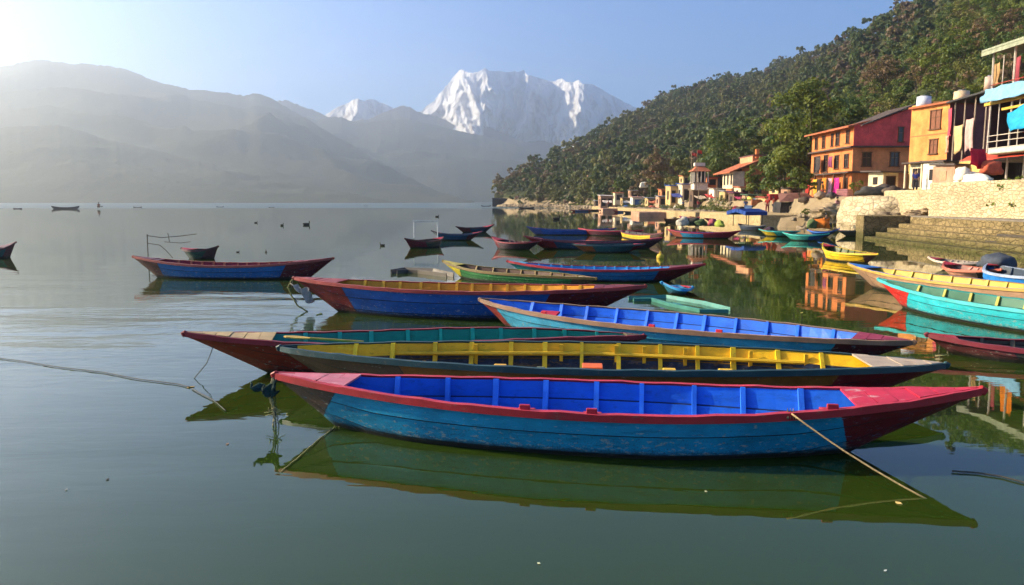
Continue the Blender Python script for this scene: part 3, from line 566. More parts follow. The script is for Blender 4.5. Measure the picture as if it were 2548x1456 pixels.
# small boats lying along the quay, copies of two
def copies(src, spots, label, grp):
    for (px, py, a) in spots:
        r = src.copy(); C.objects.link(r); r.location = W(px, py, 0); r.rotation_euler[2] = R(a); r['label'] = label; r['group'] = grp
        for ch in list(src.children): c = ch.copy(); C.objects.link(c); c.parent = r
SM = dict(mid=(.06,.03,.02), A=(.05,.025,.018), B=(.05,.025,.018), rim=(.20,.10,.05), inside=(.10,.06,.04), dA=.4, dB=.4, beam=1.15, dec=False, nrib=4)
b1 = boat((1652,543), (1712,540), .5, .5, 'small brown skiff lying along the village quay', group='small brown skiffs along the quay', name='skiff', **SM)[0]
copies(b1, [(1716,548,4),(1770,545,-8),(1600,536,10),(1550,531,-5),(1490,527,12),(1440,525,-10),(1805,552,10)], 'small brown skiff lying along the village quay', 'small brown skiffs along the quay')
SM.update(mid=(.02,.12,.34), A=(.30,.02,.02), B=(.30,.02,.02), rim=(.30,.03,.03), inside=(.02,.16,.40))
b2 = boat((1690,537), (1745,539), .5, .5, 'small blue skiff with red ends lying along the village quay', group='small blue skiffs along the quay', name='skiff', **SM)[0]
copies(b2, [(1586,531,-12),(1525,529,15),(1752,553,6),(1420,527,25),(1640,534,-4)], 'small blue skiff with red ends lying along the village quay', 'small blue skiffs along the quay')

boat((6.5,11.7,0), (10.2,10.3,0), .32, .36, 'low dark boat with a maroon rail cut by the right edge below the turquoise one', mid=(.035,.035,.02), A=(.10,.02,.02), B=(.05,.02,.02), rim=(.20,.025,.035), inside=(.07,.06,.04), beam=1.1, free=.2, oA=.35, oB=.4, dA=.4, dB=.3, rimw=.09, **F)
# ======================= TREES =======================
def leafmat(name, a, b, c, obj=True):
    n = N(name)
    if obj: oi = n.new('ShaderNodeObjectInfo'); rv = oi.outputs['Random']
    else:
        at = n.new('ShaderNodeAttribute'); at.attribute_name = 'tint'; rv = at.outputs['Fac']
    f = n.noise(.55, 3, .6); g = n.noise(2.6, 2, .6)
    col = n.mix(n.ramp(rv, 0, 1), a, b); col = n.mix(n.ramp(f, .42, .62, 0, .85), col, c)
    col = n.mix(n.ramp(g, .35, .75, .0, .35), col, tuple(v*.45 for v in a))
    tr = n.new('ShaderNodeBsdfTranslucent'); n.set(tr.inputs[0], n.mix(.5, col, (.25,.28,.02))); ms = n.new('ShaderNodeMixShader'); ms.inputs[0].default_value = .28
    n.fin(col, .55, .25); n.t.links.new(n.p.outputs[0], ms.inputs[1]); n.t.links.new(tr.outputs[0], ms.inputs[2]); n.t.links.new(ms.outputs[0], n.out.inputs[0]); return n.mat
LM = [leafmat('leaves_deep_green', (.028,.070,.014), (.065,.115,.020), (.13,.15,.024)), leafmat('leaves_olive', (.085,.105,.022), (.145,.145,.028), (.20,.165,.04)),
      leafmat('leaves_russet', (.14,.080,.042), (.20,.115,.06), (.24,.15,.08)), leafmat('leaves_bright', (.10,.14,.014), (.18,.20,.022), (.06,.09,.012))]
bark = simple('bark', (.10,.075,.05), .9, .3, 5, .1, .6, .05)
nrng = np.random.default_rng(5)
def crown_np(h, r, nb, nl, ls, rng, base=.25, flat=.75, thin=0):
    """leaf quads scattered over clumps; returns V, F"""
    cs = []; rs = []
    for k in range(nb):
        ang = rng.uniform(0, 2*np.pi); hh = rng.uniform(base, .93)
        rad = r*(1-((hh-.5)/.55)**2*.75)*np.sqrt(rng.uniform(0, 1))*.85
        cs.append((rad*np.cos(ang), rad*np.sin(ang), hh*h)); rs.append(r*rng.uniform(.22, .46)*(1-.35*hh))
    cs = np.array(cs); rs = np.array(rs); pk = rs**2/np.sum(rs**2); idx = rng.choice(nb, nl, p=pk)
    d = rng.normal(size=(nl,3)); d /= np.linalg.norm(d, axis=1)[:,None]; d[:,2] = np.where(d[:,2] < -.3, -d[:,2], d[:,2])
    P = cs[idx] + d*rs[idx][:,None]*rng.uniform(.65, 1.12, (nl,1))*np.array([1,1,flat])
    nn = d+rng.normal(size=(nl,3))*.34; nn /= np.linalg.norm(nn, axis=1)[:,None]
    t = np.cross(nn, rng.normal(size=(nl,3))); t /= np.linalg.norm(t, axis=1)[:,None]; b = np.cross(nn, t)
    s = ls*rng.uniform(.55, 1.3, (nl,1)); s2 = s*rng.uniform(.5, 1.0, (nl,1))
    V = np.stack([P-t*s, P+b*s2*.9, P+t*s, P-b*s2*.9], 1).reshape(-1, 3)
    return V, np.arange(nl*4).reshape(-1, 4), cs, rs
def trunk_mb(h, r, cs, rng, tr=.22, lean=0):
    m = MB(); pts = [(lean*t*t*h*.4+.12*math.sin(5*t+r), .1*math.cos(4*t), -.6+t*(h*.62+.6)) for t in np.linspace(0,1,7)]
    m.tube(pts, [tr*(1.25-.85*t) for t in np.linspace(0,1,7)], 7)
    for k in range(min(len(cs), 7)):
        c = cs[k]; t0 = .42+.08*k; p = Vector(pts[min(6, int(t0*6))]); q = Vector(c)
        m.tube([p, p.lerp(q, .5)+Vector((0,0,.25)), q], [tr*.5, tr*.33, tr*.1], 5)
    return m
# --- prototypes for the hillside: crown and trunk in one mesh, shown a few pixels tall
protos = []
for kind in range(4):
    for v_ in range(3):
        h, r = ((8.5,3.6),(8,3.4),(7.5,3.2),(8,3.5))[kind]; rg = np.random.default_rng(kind*10+v_+1)
        V, F_, cs, rs = crown_np(h*rg.uniform(.9,1.15), r*rg.uniform(.9,1.15), 16, 1500 if kind != 2 else 900, .21, rg, .18)
        m = trunk_mb(h, r, cs, rg, .16); nv = len(m.v)
        me = bpy.data.meshes.new('hill_tree'); me.from_pydata(V.tolist()+[tuple(p) for p in m.v], [], F_.tolist()+[tuple(i+len(V) for i in f) for f in m.f])
        me.polygons.foreach_set('material_index', [0]*len(F_)+[1]*len(m.f)); me.materials.append(LM[kind]); me.materials.append(bark); me.update(); protos.append((kind, me, h))
def slope_s(x, y):
    a = x/y; ys_ = np.interp(a, CA, YS); yc = np.interp(a, CA, CY); return (y-ys_)/(yc-ys_)
cand = []
rr = random.Random(3)
y = 55.0
while y < 765:
    st = 4.6 if y < 330 else 5.7
    x = -40.0
    while x < min(y*.76+15, 520):
        xx, yy = x+rr.uniform(-.5,.5)*st, y+rr.uniform(-.5,.5)*st; x += st
        s = float(slope_s(xx, yy)); u = xx-float(shore(yy))
        if s < (.0 if yy > 190 else .035) or s > 1.015 or u < 1.5: continue
        z = float(ground_z(xx, yy)); px, py = proj((xx, yy, z+5))
        if px < 1150 or px > 2700 or py < -90: continue
        if z < .2: continue
        gap = float(fbm(np.array([xx/17.+3]), np.array([yy/23.]), 3, 99)[0])
        if gap > .68 or (gap > .62 and rr.random() < .5): continue
        cand.append((yy, xx, z))
    y += st
cand.sort(); print('TREES', len(cand))
kinds_lab = ['dark green hillside tree in the dense wood above the village', 'olive green hillside tree among the darker crowns', 'russet brown half bare tree on the hillside', 'bright yellow green tree on the sunny slope']
knm = ['broadleaf_tree', 'olive_tree_crown', 'bare_tree', 'light_green_tree']
def pick(xx, yy):
    f = float(fbm(np.array([xx/48.]), np.array([yy/70.]), 3, 77)[0]); q = rr.random()
    near = yy < 240
    if q < .04+.38*(f > .56): return 2
    if q < .22+.6*(f < .46): return 1
    if near and q > .86: return 3
    return 0
nind = 290
for (yy, xx, z) in cand[:nind]:
    k = pick(xx, yy); kind, me, h = protos[k*3+rr.randrange(3)]
    o = bpy.data.objects.new('hillside_tree', me); C.objects.link(o); sc_ = rr.uniform(.62, 1.05)*(1.0 if yy > 110 else .8)
    o.location = (xx, yy, z-.3); o.rotation_euler = (rr.uniform(-.08,.08), rr.uniform(-.08,.08), rr.uniform(0, 6.28)); o.scale = (sc_*rr.uniform(.85,1.2), sc_*rr.uniform(.85,1.2), sc_*rr.uniform(.8,1.15))
    tag(o, kinds_lab[kind], 'tree', ('dark green trees on the near hillside','olive trees on the near hillside','russet trees on the near hillside','bright green trees on the near hillside')[kind])
# the rest of the wood: one mesh
wood = [leafmat('wood_deep_green', (.028,.060,.018), (.058,.092,.022), (.10,.12,.03), False), leafmat('wood_olive', (.075,.088,.026), (.115,.118,.032), (.16,.135,.04), False), leafmat('wood_russet', (.11,.065,.038), (.15,.09,.05), (.18,.12,.07), False)]
PV = []
for k in range(6):
    rg = np.random.default_rng(50+k); V, F_, cs, rs = crown_np(8.8, 3.9, 10, 340, .52, rg, .12); PV.append(V)
Vs, Ts, Ms = [], [], []
for (yy, xx, z) in cand[nind:]:
    V = PV[rr.randrange(6)]; an = rr.uniform(0, 6.28); ca, sa = math.cos(an), math.sin(an); s = rr.choice((.45,.6,.75,.9,1.0,1.25))*rr.uniform(.9,1.1); sz = s*rr.uniform(.8, 1.3)
    Q = np.empty_like(V); Q[:,0] = (V[:,0]*ca-V[:,1]*sa)*s+xx; Q[:,1] = (V[:,0]*sa+V[:,1]*ca)*s+yy; Q[:,2] = V[:,2]*sz+z-.5
    k = pick(xx, yy); k = 0 if k == 3 else k; Vs.append(Q); nf = len(V)//4; Ms.append(np.full(nf, k)); Ts.append(np.full(len(V), rr.random()))
Vs = np.vstack(Vs); F_ = np.arange(len(Vs)).reshape(-1, 4); me = npmesh('forest', Vs, F_, np.concatenate(Ms))
at = me.attributes.new('tint', 'FLOAT', 'POINT'); at.data.foreach_set('value', np.concatenate(Ts).astype(np.float32))
tag(link('forest', me, wood), 'dense wooded hillside of mixed green and brown crowns running down to the headland', 'forest', kind='stuff')

# --- trees that stand out, each with its own crown and trunk
def tree(px, pyb, y, h, r, kind, label, name='broadleaf_tree', nl=2600, ls=.2, nb=26, base=.28, seed=0, grp='trees behind the village houses', lean=0, tr=.24, z=None, leaf=None):
    p = Wy(px, pyb, y); z = float(ground_z(p.x, y)) if z is None else z
    rg = np.random.default_rng(seed+900); V, F_, cs, rs = crown_np(h, r, nb, nl, ls, rg, base)
    V[:,0] += lean*h*.3
    root = empty(name, (p.x, y, z), 0, label, 'tree', grp)
    link('crown', npmesh('crown', V, F_), leaf or LM[kind], root); cs[:,0] += lean*h*.3
    trunk_mb(h, r, cs, rg, tr, lean).build('trunk', bark, root, smooth=True); return root
tree(2010,490,98,15.4,5.2,3,'tallest tree beside the orange house, its left flank yellow green',nl=7000,ls=.22,nb=44,base=.22,seed=1,tr=.4,lean=-.08)
tree(2072,480,104,14.6,4.8,0,'broad dark tree touching the left end of the orange house roof',nl=4500,nb=34,seed=2,ls=.24,tr=.35)
tree(1950,495,108,12.4,3.6,0,'dark tree leaning over the small terracotta roofed house',nl=3600,nb=28,seed=3,ls=.24)
tree(1795,470,150,14.2,5.6,0,'spreading dark green tree above the little white tower',nl=4600,nb=34,seed=4,ls=.26,base=.35)
tree(1755,470,156,11.5,3.6,0,'dark bushy tree just left of the spreading one above the white tower',nl=2600,seed=5,ls=.28)
tree(1860,460,158,18.5,5.2,0,'tall dark tree rising behind the terracotta roofed house',nl=3600,nb=30,seed=6,ls=.28)
tree(1905,460,150,16.0,4.6,1,'olive tree between the tall dark tree and the yellow green one',nl=3000,seed=7,ls=.28)
tree(1640,500,185,13.5,4.4,2,'rounded russet brown tree left of the white tower',nl=3600,nb=30,seed=8,ls=.26,name='bare_tree')
tree(1690,490,178,10.5,4.2,1,'olive brown tree between the russet one and the white tower',nl=3000,nb=26,seed=9,ls=.26)
tree(2190,303,170,11.5,4.8,2,'bare pinkish brown tree on the slope above the pink house',nl=3400,nb=40,ls=.20,seed=10,name='bare_tree',tr=.22,base=.45)
tree(1990,500,84,3.4,1.7,3,'bright bush with a yellow sunlit top beside the orange house',nl=1500,seed=11,ls=.14,name='bush',tr=.08)
tree(1885,498,120,5.6,2.2,3,'slim bright green tree in front of the terracotta roofed house',nl=1500,seed=12,ls=.18,tr=.1)
tree(1940,500,100,5.0,2.6,0,'low dark tree filling the gap left of the orange house',nl=1800,seed=13,ls=.18,tr=.12)
tree(2240,330,150,8.0,3.6,0,'dark tree on the bank above the pink gable',nl=2400,seed=14,ls=.24)
tree(2330,270,160,9.0,3.8,0,'deep green tree behind the rooftop water tanks',nl=2400,seed=15,ls=.22)
tree(2390,250,150,9,3.2,3,'light green tree left of the open sided restaurant roof',nl=2000,seed=16,ls=.2)
tree(1545,505,230,7.5,3.0,0,'small dark tree on the shore by the boat shacks',nl=1200,seed=17,ls=.3)
tree(1590,505,215,8.5,2.6,2,'narrow brown tree beside the white canopy on a pole',nl=1200,seed=18,ls=.28)
tree(1455,508,262,8.0,3.0,1,'olive shoreline tree between the headland and the shacks',nl=1000,seed=19,ls=.34)
tree(2500,440,43,2.0,1.0,0,'leafy shrub under the red awning',nl=700,seed=20,ls=.09,name='shrub',tr=.04,grp='shrubs by the restaurant')
tree(2535,445,41,2.4,1.2,3,'taller shrub with yellow tips at the right edge under the awning',nl=800,seed=21,ls=.09,name='shrub',tr=.04,grp='shrubs by the restaurant')
tree(2130,490,76,1.6,.9,3,'low leafy plant at the corner of the pink house terrace',nl=500,seed=22,ls=.08,name='shrub',tr=.04,grp='shrubs by the restaurant')
# trees standing on the skyline
for k,(px,py,h,r) in enumerate([(1815,184,13,4.5),(1868,180,11,4.5),(1885,176,12,4)]):
    yy = float(np.interp((px-1274)/FPX, CA, CY)); p = Wy(px, py, yy)
    tree(px,py,yy,h,r,0,['lone round tree on the far skyline, leftmost of three','middle tree of three on the far skyline','rightmost tree of three on the far skyline'][k],nl=500,ls=.8,nb=8,seed=30+k,grp='lone trees on the skyline',z=float(ground_z(p.x, yy)))

# low growth between the houses and rubble along the waterline: nobody could count either
rr = random.Random(77); Vs = []; Vr = []; Fr = []
for k in range(900):
    y = rr.uniform(58, 300)**1.0; u = rr.uniform(2.5, 26) if y < 150 else rr.uniform(1.5, 12); x = float(shore(y))+u
    if (76 < y < 94 and 28.5 < x < 43) or (44 < y < 72 and x > 30) or (70 < y < 97 and u < 3.5): continue
    if float(fbm(np.array([x/7.]), np.array([y/9.]), 3, 5)[0]) < .47: continue
    z = float(ground_z(x, y)); n_ = 60; r_ = rr.uniform(.5, 1.3)
    d = nrng.normal(size=(n_,3)); d /= np.linalg.norm(d, axis=1)[:,None]; d[:,2] = abs(d[:,2]); P = np.array([x,y,z])+d*r_*nrng.uniform(.5,1,(n_,1))
    t = np.cross(d+nrng.normal(size=(n_,3))*.5, nrng.normal(size=(n_,3))); t /= np.linalg.norm(t, axis=1)[:,None]; b_ = np.cross(d, t)
    Vs.append(np.stack([P-t*.17, P+b_*.12, P+t*.17, P-b_*.12], 1).reshape(-1, 3))
Vs = np.vstack(Vs); o = link('undergrowth', npmesh('undergrowth', Vs, np.arange(len(Vs)).reshape(-1, 4)), leafmat('undergrowth_leaves', (.05,.10,.018), (.13,.15,.03), (.10,.08,.03)))
tag(o, 'scrubby green undergrowth growing between the shore houses', 'undergrowth', kind='stuff')
cube = np.array([(-1,-1,-1),(1,-1,-1),(1,1,-1),(-1,1,-1),(-.7,-.8,1),(.8,-.7,.8),(.6,.8,1),(-.8,.6,.9)])*.5
cf = np.array([(0,3,2,1),(4,5,6,7),(0,1,5,4),(1,2,6,5),(2,3,7,6),(3,0,4,7)])
for k in range(2600):
    y = 53+(rr.random()**1.4)*300; u = rr.gauss(.6, .8) if rr.random() < .7 else rr.uniform(0, 9); x = float(shore(y))+u
    if 70 < y < 97 and u < 10: continue
    z = float(ground_z(x, y)); s_ = rr.uniform(.12, .55)*(1+y/300); a_ = rr.uniform(0, 6.28); Q = (cube+nrng.normal(size=(8,3))*.08)*np.array([s_*rr.uniform(.8,1.5), s_, s_*rr.uniform(.5,.9)])
    Q = np.stack([Q[:,0]*math.cos(a_)-Q[:,1]*math.sin(a_)+x, Q[:,0]*math.sin(a_)+Q[:,1]*math.cos(a_)+y, Q[:,2]+max(z, -.15)+.05], 1); Fr.append(cf+len(Vr)*8); Vr.append(Q)
o = link('rubble', npmesh('rubble', np.vstack(Vr), np.vstack(Fr)), simple('shore_rubble', (.27,.21,.14), .9, .45, .8, .15, .6, .05)); tag(o, 'loose stones and rubble strewn along the waterline below the village', 'rubble', kind='stuff')
# ======================= VILLAGE =======================
def wall_mat(name, col, blotch=.35, sc_=.9):
    if (name,) in _mc: return _mc[(name,)]
    n = N(name); f = n.noise(sc_, 5, .65); g = n.noise(9, 5, .7); st = n.noise(2.2, 4, .6, n.mapping((2.5, 2.5, .35)))
    c = n.mix(n.ramp(f, .35, .65), tuple(v*(1-blotch) for v in col), tuple(min(1, v*1.12) for v in col))
    c = n.mix(n.ramp(st, .58, .72, 0, .55), c, tuple(v*.4 for v in col)); c = n.mix(n.ramp(g, .6, .75, 0, .3), c, (.35,.30,.24))
    n.bump(n.math('ADD', f, n.math('MULTIPLY', g, .4)), .4, .03); _mc[(name,)] = n.fin(c, .85, .2); return _mc[(name,)]
def stone_mat(name, a, b, mortar=(.10,.08,.06), s=2.4, moss=0, smooth_=.06):
    n = N(name); co = n.mapping((1, 1, 1.5)); wob = n.noise(1.2, 3, .6, co, 0, True)
    co2 = n.mix(.12, co, wob, 'ADD'); e = n.voro(s, co2, 'DISTANCE_TO_EDGE'); cc = n.voro(s, co2, 'F1', 'Color'); v = n.math('MULTIPLY', n.xyz(cc)[0], 1.0)
    f = n.noise(.45, 5, .65); g = n.noise(14, 4, .6)
    c = n.mix(v, a, b); c = n.mix(n.ramp(g, .35, .7, 0, .35), c, tuple(x*.5 for x in a)); c = n.mix(n.ramp(f, .5, .68, 0, .55), c, tuple(x*.55 for x in a))
    if moss: c = n.mix(n.ramp(n.math('ADD', n.xyz()[2], n.math('MULTIPLY', f, .8)), 1.15, .55, 0, moss), c, (.055,.060,.015))
    c = n.mix(n.ramp(e, .05, .015, 0, .8), c, mortar); n.bump(n.math('ADD', n.ramp(e, 0, .12), n.math('MULTIPLY', g, .4)), .8, smooth_)
    return n.fin(c, .9, .15)
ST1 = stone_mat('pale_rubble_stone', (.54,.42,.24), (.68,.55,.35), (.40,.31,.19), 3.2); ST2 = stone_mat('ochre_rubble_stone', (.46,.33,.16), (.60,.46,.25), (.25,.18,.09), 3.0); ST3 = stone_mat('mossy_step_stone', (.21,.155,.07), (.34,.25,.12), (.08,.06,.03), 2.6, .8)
ST4 = stone_mat('fitted_boulders', (.52,.41,.25), (.68,.56,.37), (.30,.23,.14), 2.1)
CONC = simple('weathered_concrete', (.30,.26,.21), .9, .25, 2, .2, .3, .02); WOOD = simple('old_brown_wood', (.13,.06,.03), .8, .3, 6); DGLASS = simple('dark_window', (.02,.018,.02), .25, .2, 3, .5); CREAM = wall_mat('cream_plaster', (.76,.62,.40))
TERRA = simple('terracotta_roof', (.42,.13,.06), .8, .3, 3, .2, .5, .03); SLATE = simple('slate_roof_edge', (.09,.065,.055), .85, .3, 3)
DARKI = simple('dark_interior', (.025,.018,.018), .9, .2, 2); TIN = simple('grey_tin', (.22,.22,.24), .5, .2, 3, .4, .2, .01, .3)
def windows(root, spec, frame=WOOD, pane=DGLASS, kind='window'):
    """spec rows: (face, along, z, width, height); face W is the wall x=0, face S is the wall y=0"""
    for face, u, z, w_, h_ in spec:
        def T(a, o_, zz): return (-o_, a, zz) if face == 'W' else (a, -o_, zz)
        def dm(a, t, hh): return (t, a, hh) if face == 'W' else (a, t, hh)
        m = MB(); fr = .09
        m.box(T(u, .03, z+h_/2), dm(fr, .10, h_)).box(T(u+w_, .03, z+h_/2), dm(fr, .10, h_)).box(T(u+w_/2, .03, z+h_), dm(w_+fr*2.4, .12, fr)).box(T(u+w_/2, .05, z), dm(w_+fr*2.8, .16, fr))
        if w_ > .55: m.box(T(u+w_/2, .022, z+h_/2), dm(.05, .06, h_-.1))
        if h_ > 1.0 and kind == 'window': m.box(T(u+w_/2, .020, z+h_*.62), dm(w_-.1, .05, .05))
        fo = m.build(kind, frame, root); MB().box(T(u+w_/2, .008, z+h_/2), dm(w_-.06, .02, h_-.06)).build('pane' if kind == 'window' else 'door_leaf', pane, fo)
def ledge(root, name, w_, d_, z, t=.14, over=.4, mat=SLATE, tilt=.0, faces='WS', tt=.0):
    m = MB()
    if 'W' in faces: m.box((-over/2+.02, d_/2-over/2, z), (over, d_+over, t), 0, 0, 0, -tilt)
    if 'S' in faces: m.box((w_/2+.012, -over/2+.02, z+.003), (w_, over, t), 0, 0, tilt, 0)
    return m.build(name, mat, root)
# ---- pink and orange house
r1 = empty('orange_pink_house', (35.4,80,2.7), 0, 'three storey house, orange on the lake side and crimson pink on its gable side', 'house')
ORW = wall_mat('orange_plaster', (.76,.23,.075)); PINK = wall_mat('crimson_plaster', (.72,.095,.095)); RUST = wall_mat('rust_plaster', (.64,.26,.11))
for nm, z0, z1, mw, ms_ in (('wall',0,2.7,ORW,RUST),('wall',2.7,5.3,ORW,RUST),('wall',5.3,7.6,ORW,PINK)):
    m = MB(); m.v = [(0,0,z0),(6.3,0,z0),(6.3,11,z0),(0,11,z0),(0,0,z1),(6.3,0,z1),(6.3,11,z1),(0,11,z1)]; m.f = [(0,1,5,4),(1,2,6,5),(2,3,7,6),(3,0,4,7),(4,5,6,7),(3,2,1,0)]; m.m = [1,1,0,0,0,0]
    me = m.mesh('wall'); link(nm, me, [mw, ms_], r1)
me = MB(); me.add([(1.4,.02,7.6),(9.0,.02,7.6),(6.0,.02,9.3),(1.4,5,7.6),(9.0,5,7.6),(6.0,5,9.3)], [(0,1,2),(5,4,3),(0,2,5,3),(1,4,5,2)]); me.build('gable', PINK, r1)
m = MB(); m.add([(.6,-.45,7.5),(6.0,-.45,9.62),(6.0,5.6,9.62),(.6,5.6,7.5),(.6,-.45,7.38),(6.0,-.45,9.48),(6.0,5.6,9.48),(.6,5.6,7.38)], [(0,1,2,3),(7,6,5,4),(0,4,5,1),(1,5,6,2),(2,6,7,3),(3,7,4,0)]); m.build('roof', [SLATE], r1)
m = MB(); m.add([(-.75,-.3,7.42),(-.75,11.6,7.42),(2.2,11.6,8.15),(2.2,.6,8.15),(-.75,-.3,7.26),(-.75,11.6,7.26),(2.2,11.6,8.0),(2.2,.6,8.0)], [(3,2,1,0),(4,5,6,7),(0,1,5,4),(1,2,6,5),(2,3,7,6),(3,0,4,7)]); m.build('roof', TERRA, r1)
ledge(r1, 'ledge', 6.3, 11, 5.3, .16, .5); ledge(r1, 'ledge', 6.3, 11, 2.7, .16, .75)
windows(r1, [('W',1.0,5.75,.7,1.35),('W',3.4,5.7,.9,1.4),('W',5.0,5.7,.5,1.4),('W',7.2,5.7,.7,1.35),('W',9.3,5.7,.7,1.35),('W',.9,3.2,1.0,1.45),('W',3.3,3.2,1.0,1.45),('W',6.2,2.95,1.0,1.9),('W',8.5,2.95,1.5,1.9),
            ('S',1.0,3.3,.9,1.45),('S',3.9,3.3,.9,1.45),('S',4.6,5.8,.5,1.5)])
windows(r1, [('W',.8,.1,1.1,2.1),('W',3.0,.1,1.1,2.1),('W',5.4,.1,1.3,2.1),('W',7.8,.1,1.3,2.1)], WOOD, DARKI, 'door')
for k in range(5): m = MB(); m.box((-.7, .1+k*2.6, 1.3), (.14, .14, 2.6)); m.build('porch_post', WOOD, r1)
# ---- tall orange house
r2 = empty('tall_orange_house', (35.0,62,3.5), R(10.5), 'tall narrow orange house with two brown framed windows and a cream shop below', 'house')
OR2 = wall_mat('bright_orange_plaster', (.82,.31,.09)); MAR = wall_mat('shaded_side_maroon', (.30,.10,.09))  # maroon puts the shade of the side walls into their colour
m = MB(); m.v = [(0,0,2.1),(7,0,2.1),(7,4.4,2.1),(0,4.4,2.1),(0,0,6.7),(7,0,6.7),(7,4.4,6.7),(0,4.4,6.7)]; m.f = [(0,1,5,4),(1,2,6,5),(2,3,7,6),(3,0,4,7),(4,5,6,7),(3,2,1,0)]; m.m = [1,1,0,0,0,0]
link('wall', m.mesh('wall'), [OR2, MAR], r2); m = MB(); m.box((3.5,2.2,1.05), (6.8,4.2,2.1)); m.build('shop_front', CREAM, r2)
ledge(r2, 'ledge', 7, 4.4, 2.12, .14, .7, SLATE); ledge(r2, 'ledge', 7, 4.4, 4.35, .10, .05, simple('orange_band', (.5,.16,.05)), faces='W'); ledge(r2, 'roof', 7, 4.4, 6.75, .16, .35, TERRA)
windows(r2, [('W',.9,4.75,1.15,1.55),('W',1.1,2.75,.85,1.2)], WOOD, simple('carved_shutter', (.22,.08,.04))); windows(r2, [('W',.6,0,.9,1.7),('W',2.6,0,1.2,1.7)], CREAM, DARKI, 'door')
for k in range(3): m = MB(); m.box((-.45, .15+k*2.0, 1.0), (.13,.13,2.0)); m.build('shop_post', CREAM, r2)
# rooftop tanks
def tank(p, r, h, col, label, sq=False):
    bm = bmesh.new(); bmesh.ops.create_cone(bm, cap_ends=True, segments=20, radius1=r, radius2=r*.94, depth=h)
    for f in [0.3, 0.0, -.3]:
        pass
    root = empty('water_tank', p, 0, label, 'tank', 'water tanks on the roofs'); me = bpy.data.meshes.new('tank'); bm.to_mesh(me); bm.free()
    o = link('tank_body', me, simple('tank_%s' % label[:6], col, .5, .1, 3), root, True); o.location = (0,0,h/2+.15)
    m = MB(); m.tube([(0,0,h+.1),(0,0,h+.28)], [r*.55, r*.5], 16); m.build('lid', simple('tank_lid', (.2,.2,.2)), root)
    m = MB(); m.box((0,0,.06), (r*2.1, r*2.1, .12)); m.build('stand', CONC, root)
tank((36.6,69,10.35), .62, 1.1, (.62,.66,.72), 'pale blue grey rooftop water tank, left of the pair')
tank((37.6,65,10.3), .62, 1.05, (.60,.46,.28), 'tan rooftop water tank on the orange house, right of the pair')
tank((40.5,66,11.6), .42, 1.1, (.50,.36,.28), 'slim pinkish tank standing alone near the restaurant roof')
m = MB(); m.box((39.6,70.5,6.8), (4.6,3.6,8.8)); o = m.build('rooftop_room', wall_mat('yellow_wash', (.62,.42,.14))); tag(o, 'yellow washed block squeezed behind the tall orange house', 'rooftop room')
# ---- laundry porch next to it
r3 = empty('laundry_porch', (34.9,61.2,3.4), R(-97.4), 'dark open porch hung with washing between the tall orange house and the restaurant', 'porch')
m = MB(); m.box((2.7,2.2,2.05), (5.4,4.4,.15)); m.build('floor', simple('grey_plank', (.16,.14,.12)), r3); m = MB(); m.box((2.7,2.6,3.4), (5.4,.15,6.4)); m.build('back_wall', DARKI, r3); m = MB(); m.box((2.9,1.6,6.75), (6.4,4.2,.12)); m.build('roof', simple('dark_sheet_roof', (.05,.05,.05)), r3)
for x, y in ((.2,0),(1.9,0),(3.6,0),(5.3,0)): m = MB(); m.tube([(x,y,0),(x,y,6.7)], .055); m.build('post', simple('bleached_pole', (.40,.30,.22)), r3)
m = MB(); m.box((2.7,-.02,1.55), (5.2,.06,.9)); m.build('parapet', wall_mat('yellow_wash', (.6,.4,.14)), r3)
def cloth(p, w_, h_, rz, col, label, seed, cat='laundry', grp='washing hung out on the porches', name='hanging_cloth'):
    nx, nz_ = 12, 8; vs = []; rr = random.Random(seed); ph = rr.uniform(0,6)
    for j in range(nz_+1):
        for i in range(nx+1):
            t = i/nx; s = j/nz_; vs.append(((t-.5)*w_*(1-.12*s*math.sin(3*t+ph)), .07*math.sin(t*11+ph)*(.3+s)+.04*math.sin(5*s+ph), -s*h_*(1-.10*math.sin(t*5+ph))+.05*math.sin(math.pi*t)*-1))
    m = MB(); m.add(vs, [(j*(nx+1)+i, j*(nx+1)+i+1, (j+1)*(nx+1)+i+1, (j+1)*(nx+1)+i) for j in range(nz_) for i in range(nx)])
    o = m.build(name, simple('fabric_%d_%d_%d' % tuple(int(c*99) for c in col), col, .85, .25, 3, .1, .2, .02), None, True)
    md = o.modifiers.new('thickness', 'SOLIDIFY'); md.thickness = .015; o.location = p; o.rotation_euler = (0,0,rz); tag(o, label, cat, grp)
YR = R(83)
cloth((34.45,59.6,8.2), 1.5, 2.0, YR, (.62,.42,.20), 'large tan sheet hanging in the dark porch', 1); cloth((34.1,57.7,8.5), 1.3, 2.4, YR, (.55,.34,.30), 'faded pink sheet right of the tan one in the porch', 2)
cloth((34.72,61.35,9.7), .7, 2.2, YR, (.60,.08,.12), 'red and pink garment at the corner of the orange house', 3); cloth((34.70,61.5,7.6), .6, 1.3, YR, (.68,.34,.22), 'salmon cloth under the red garment at the house corner', 4)
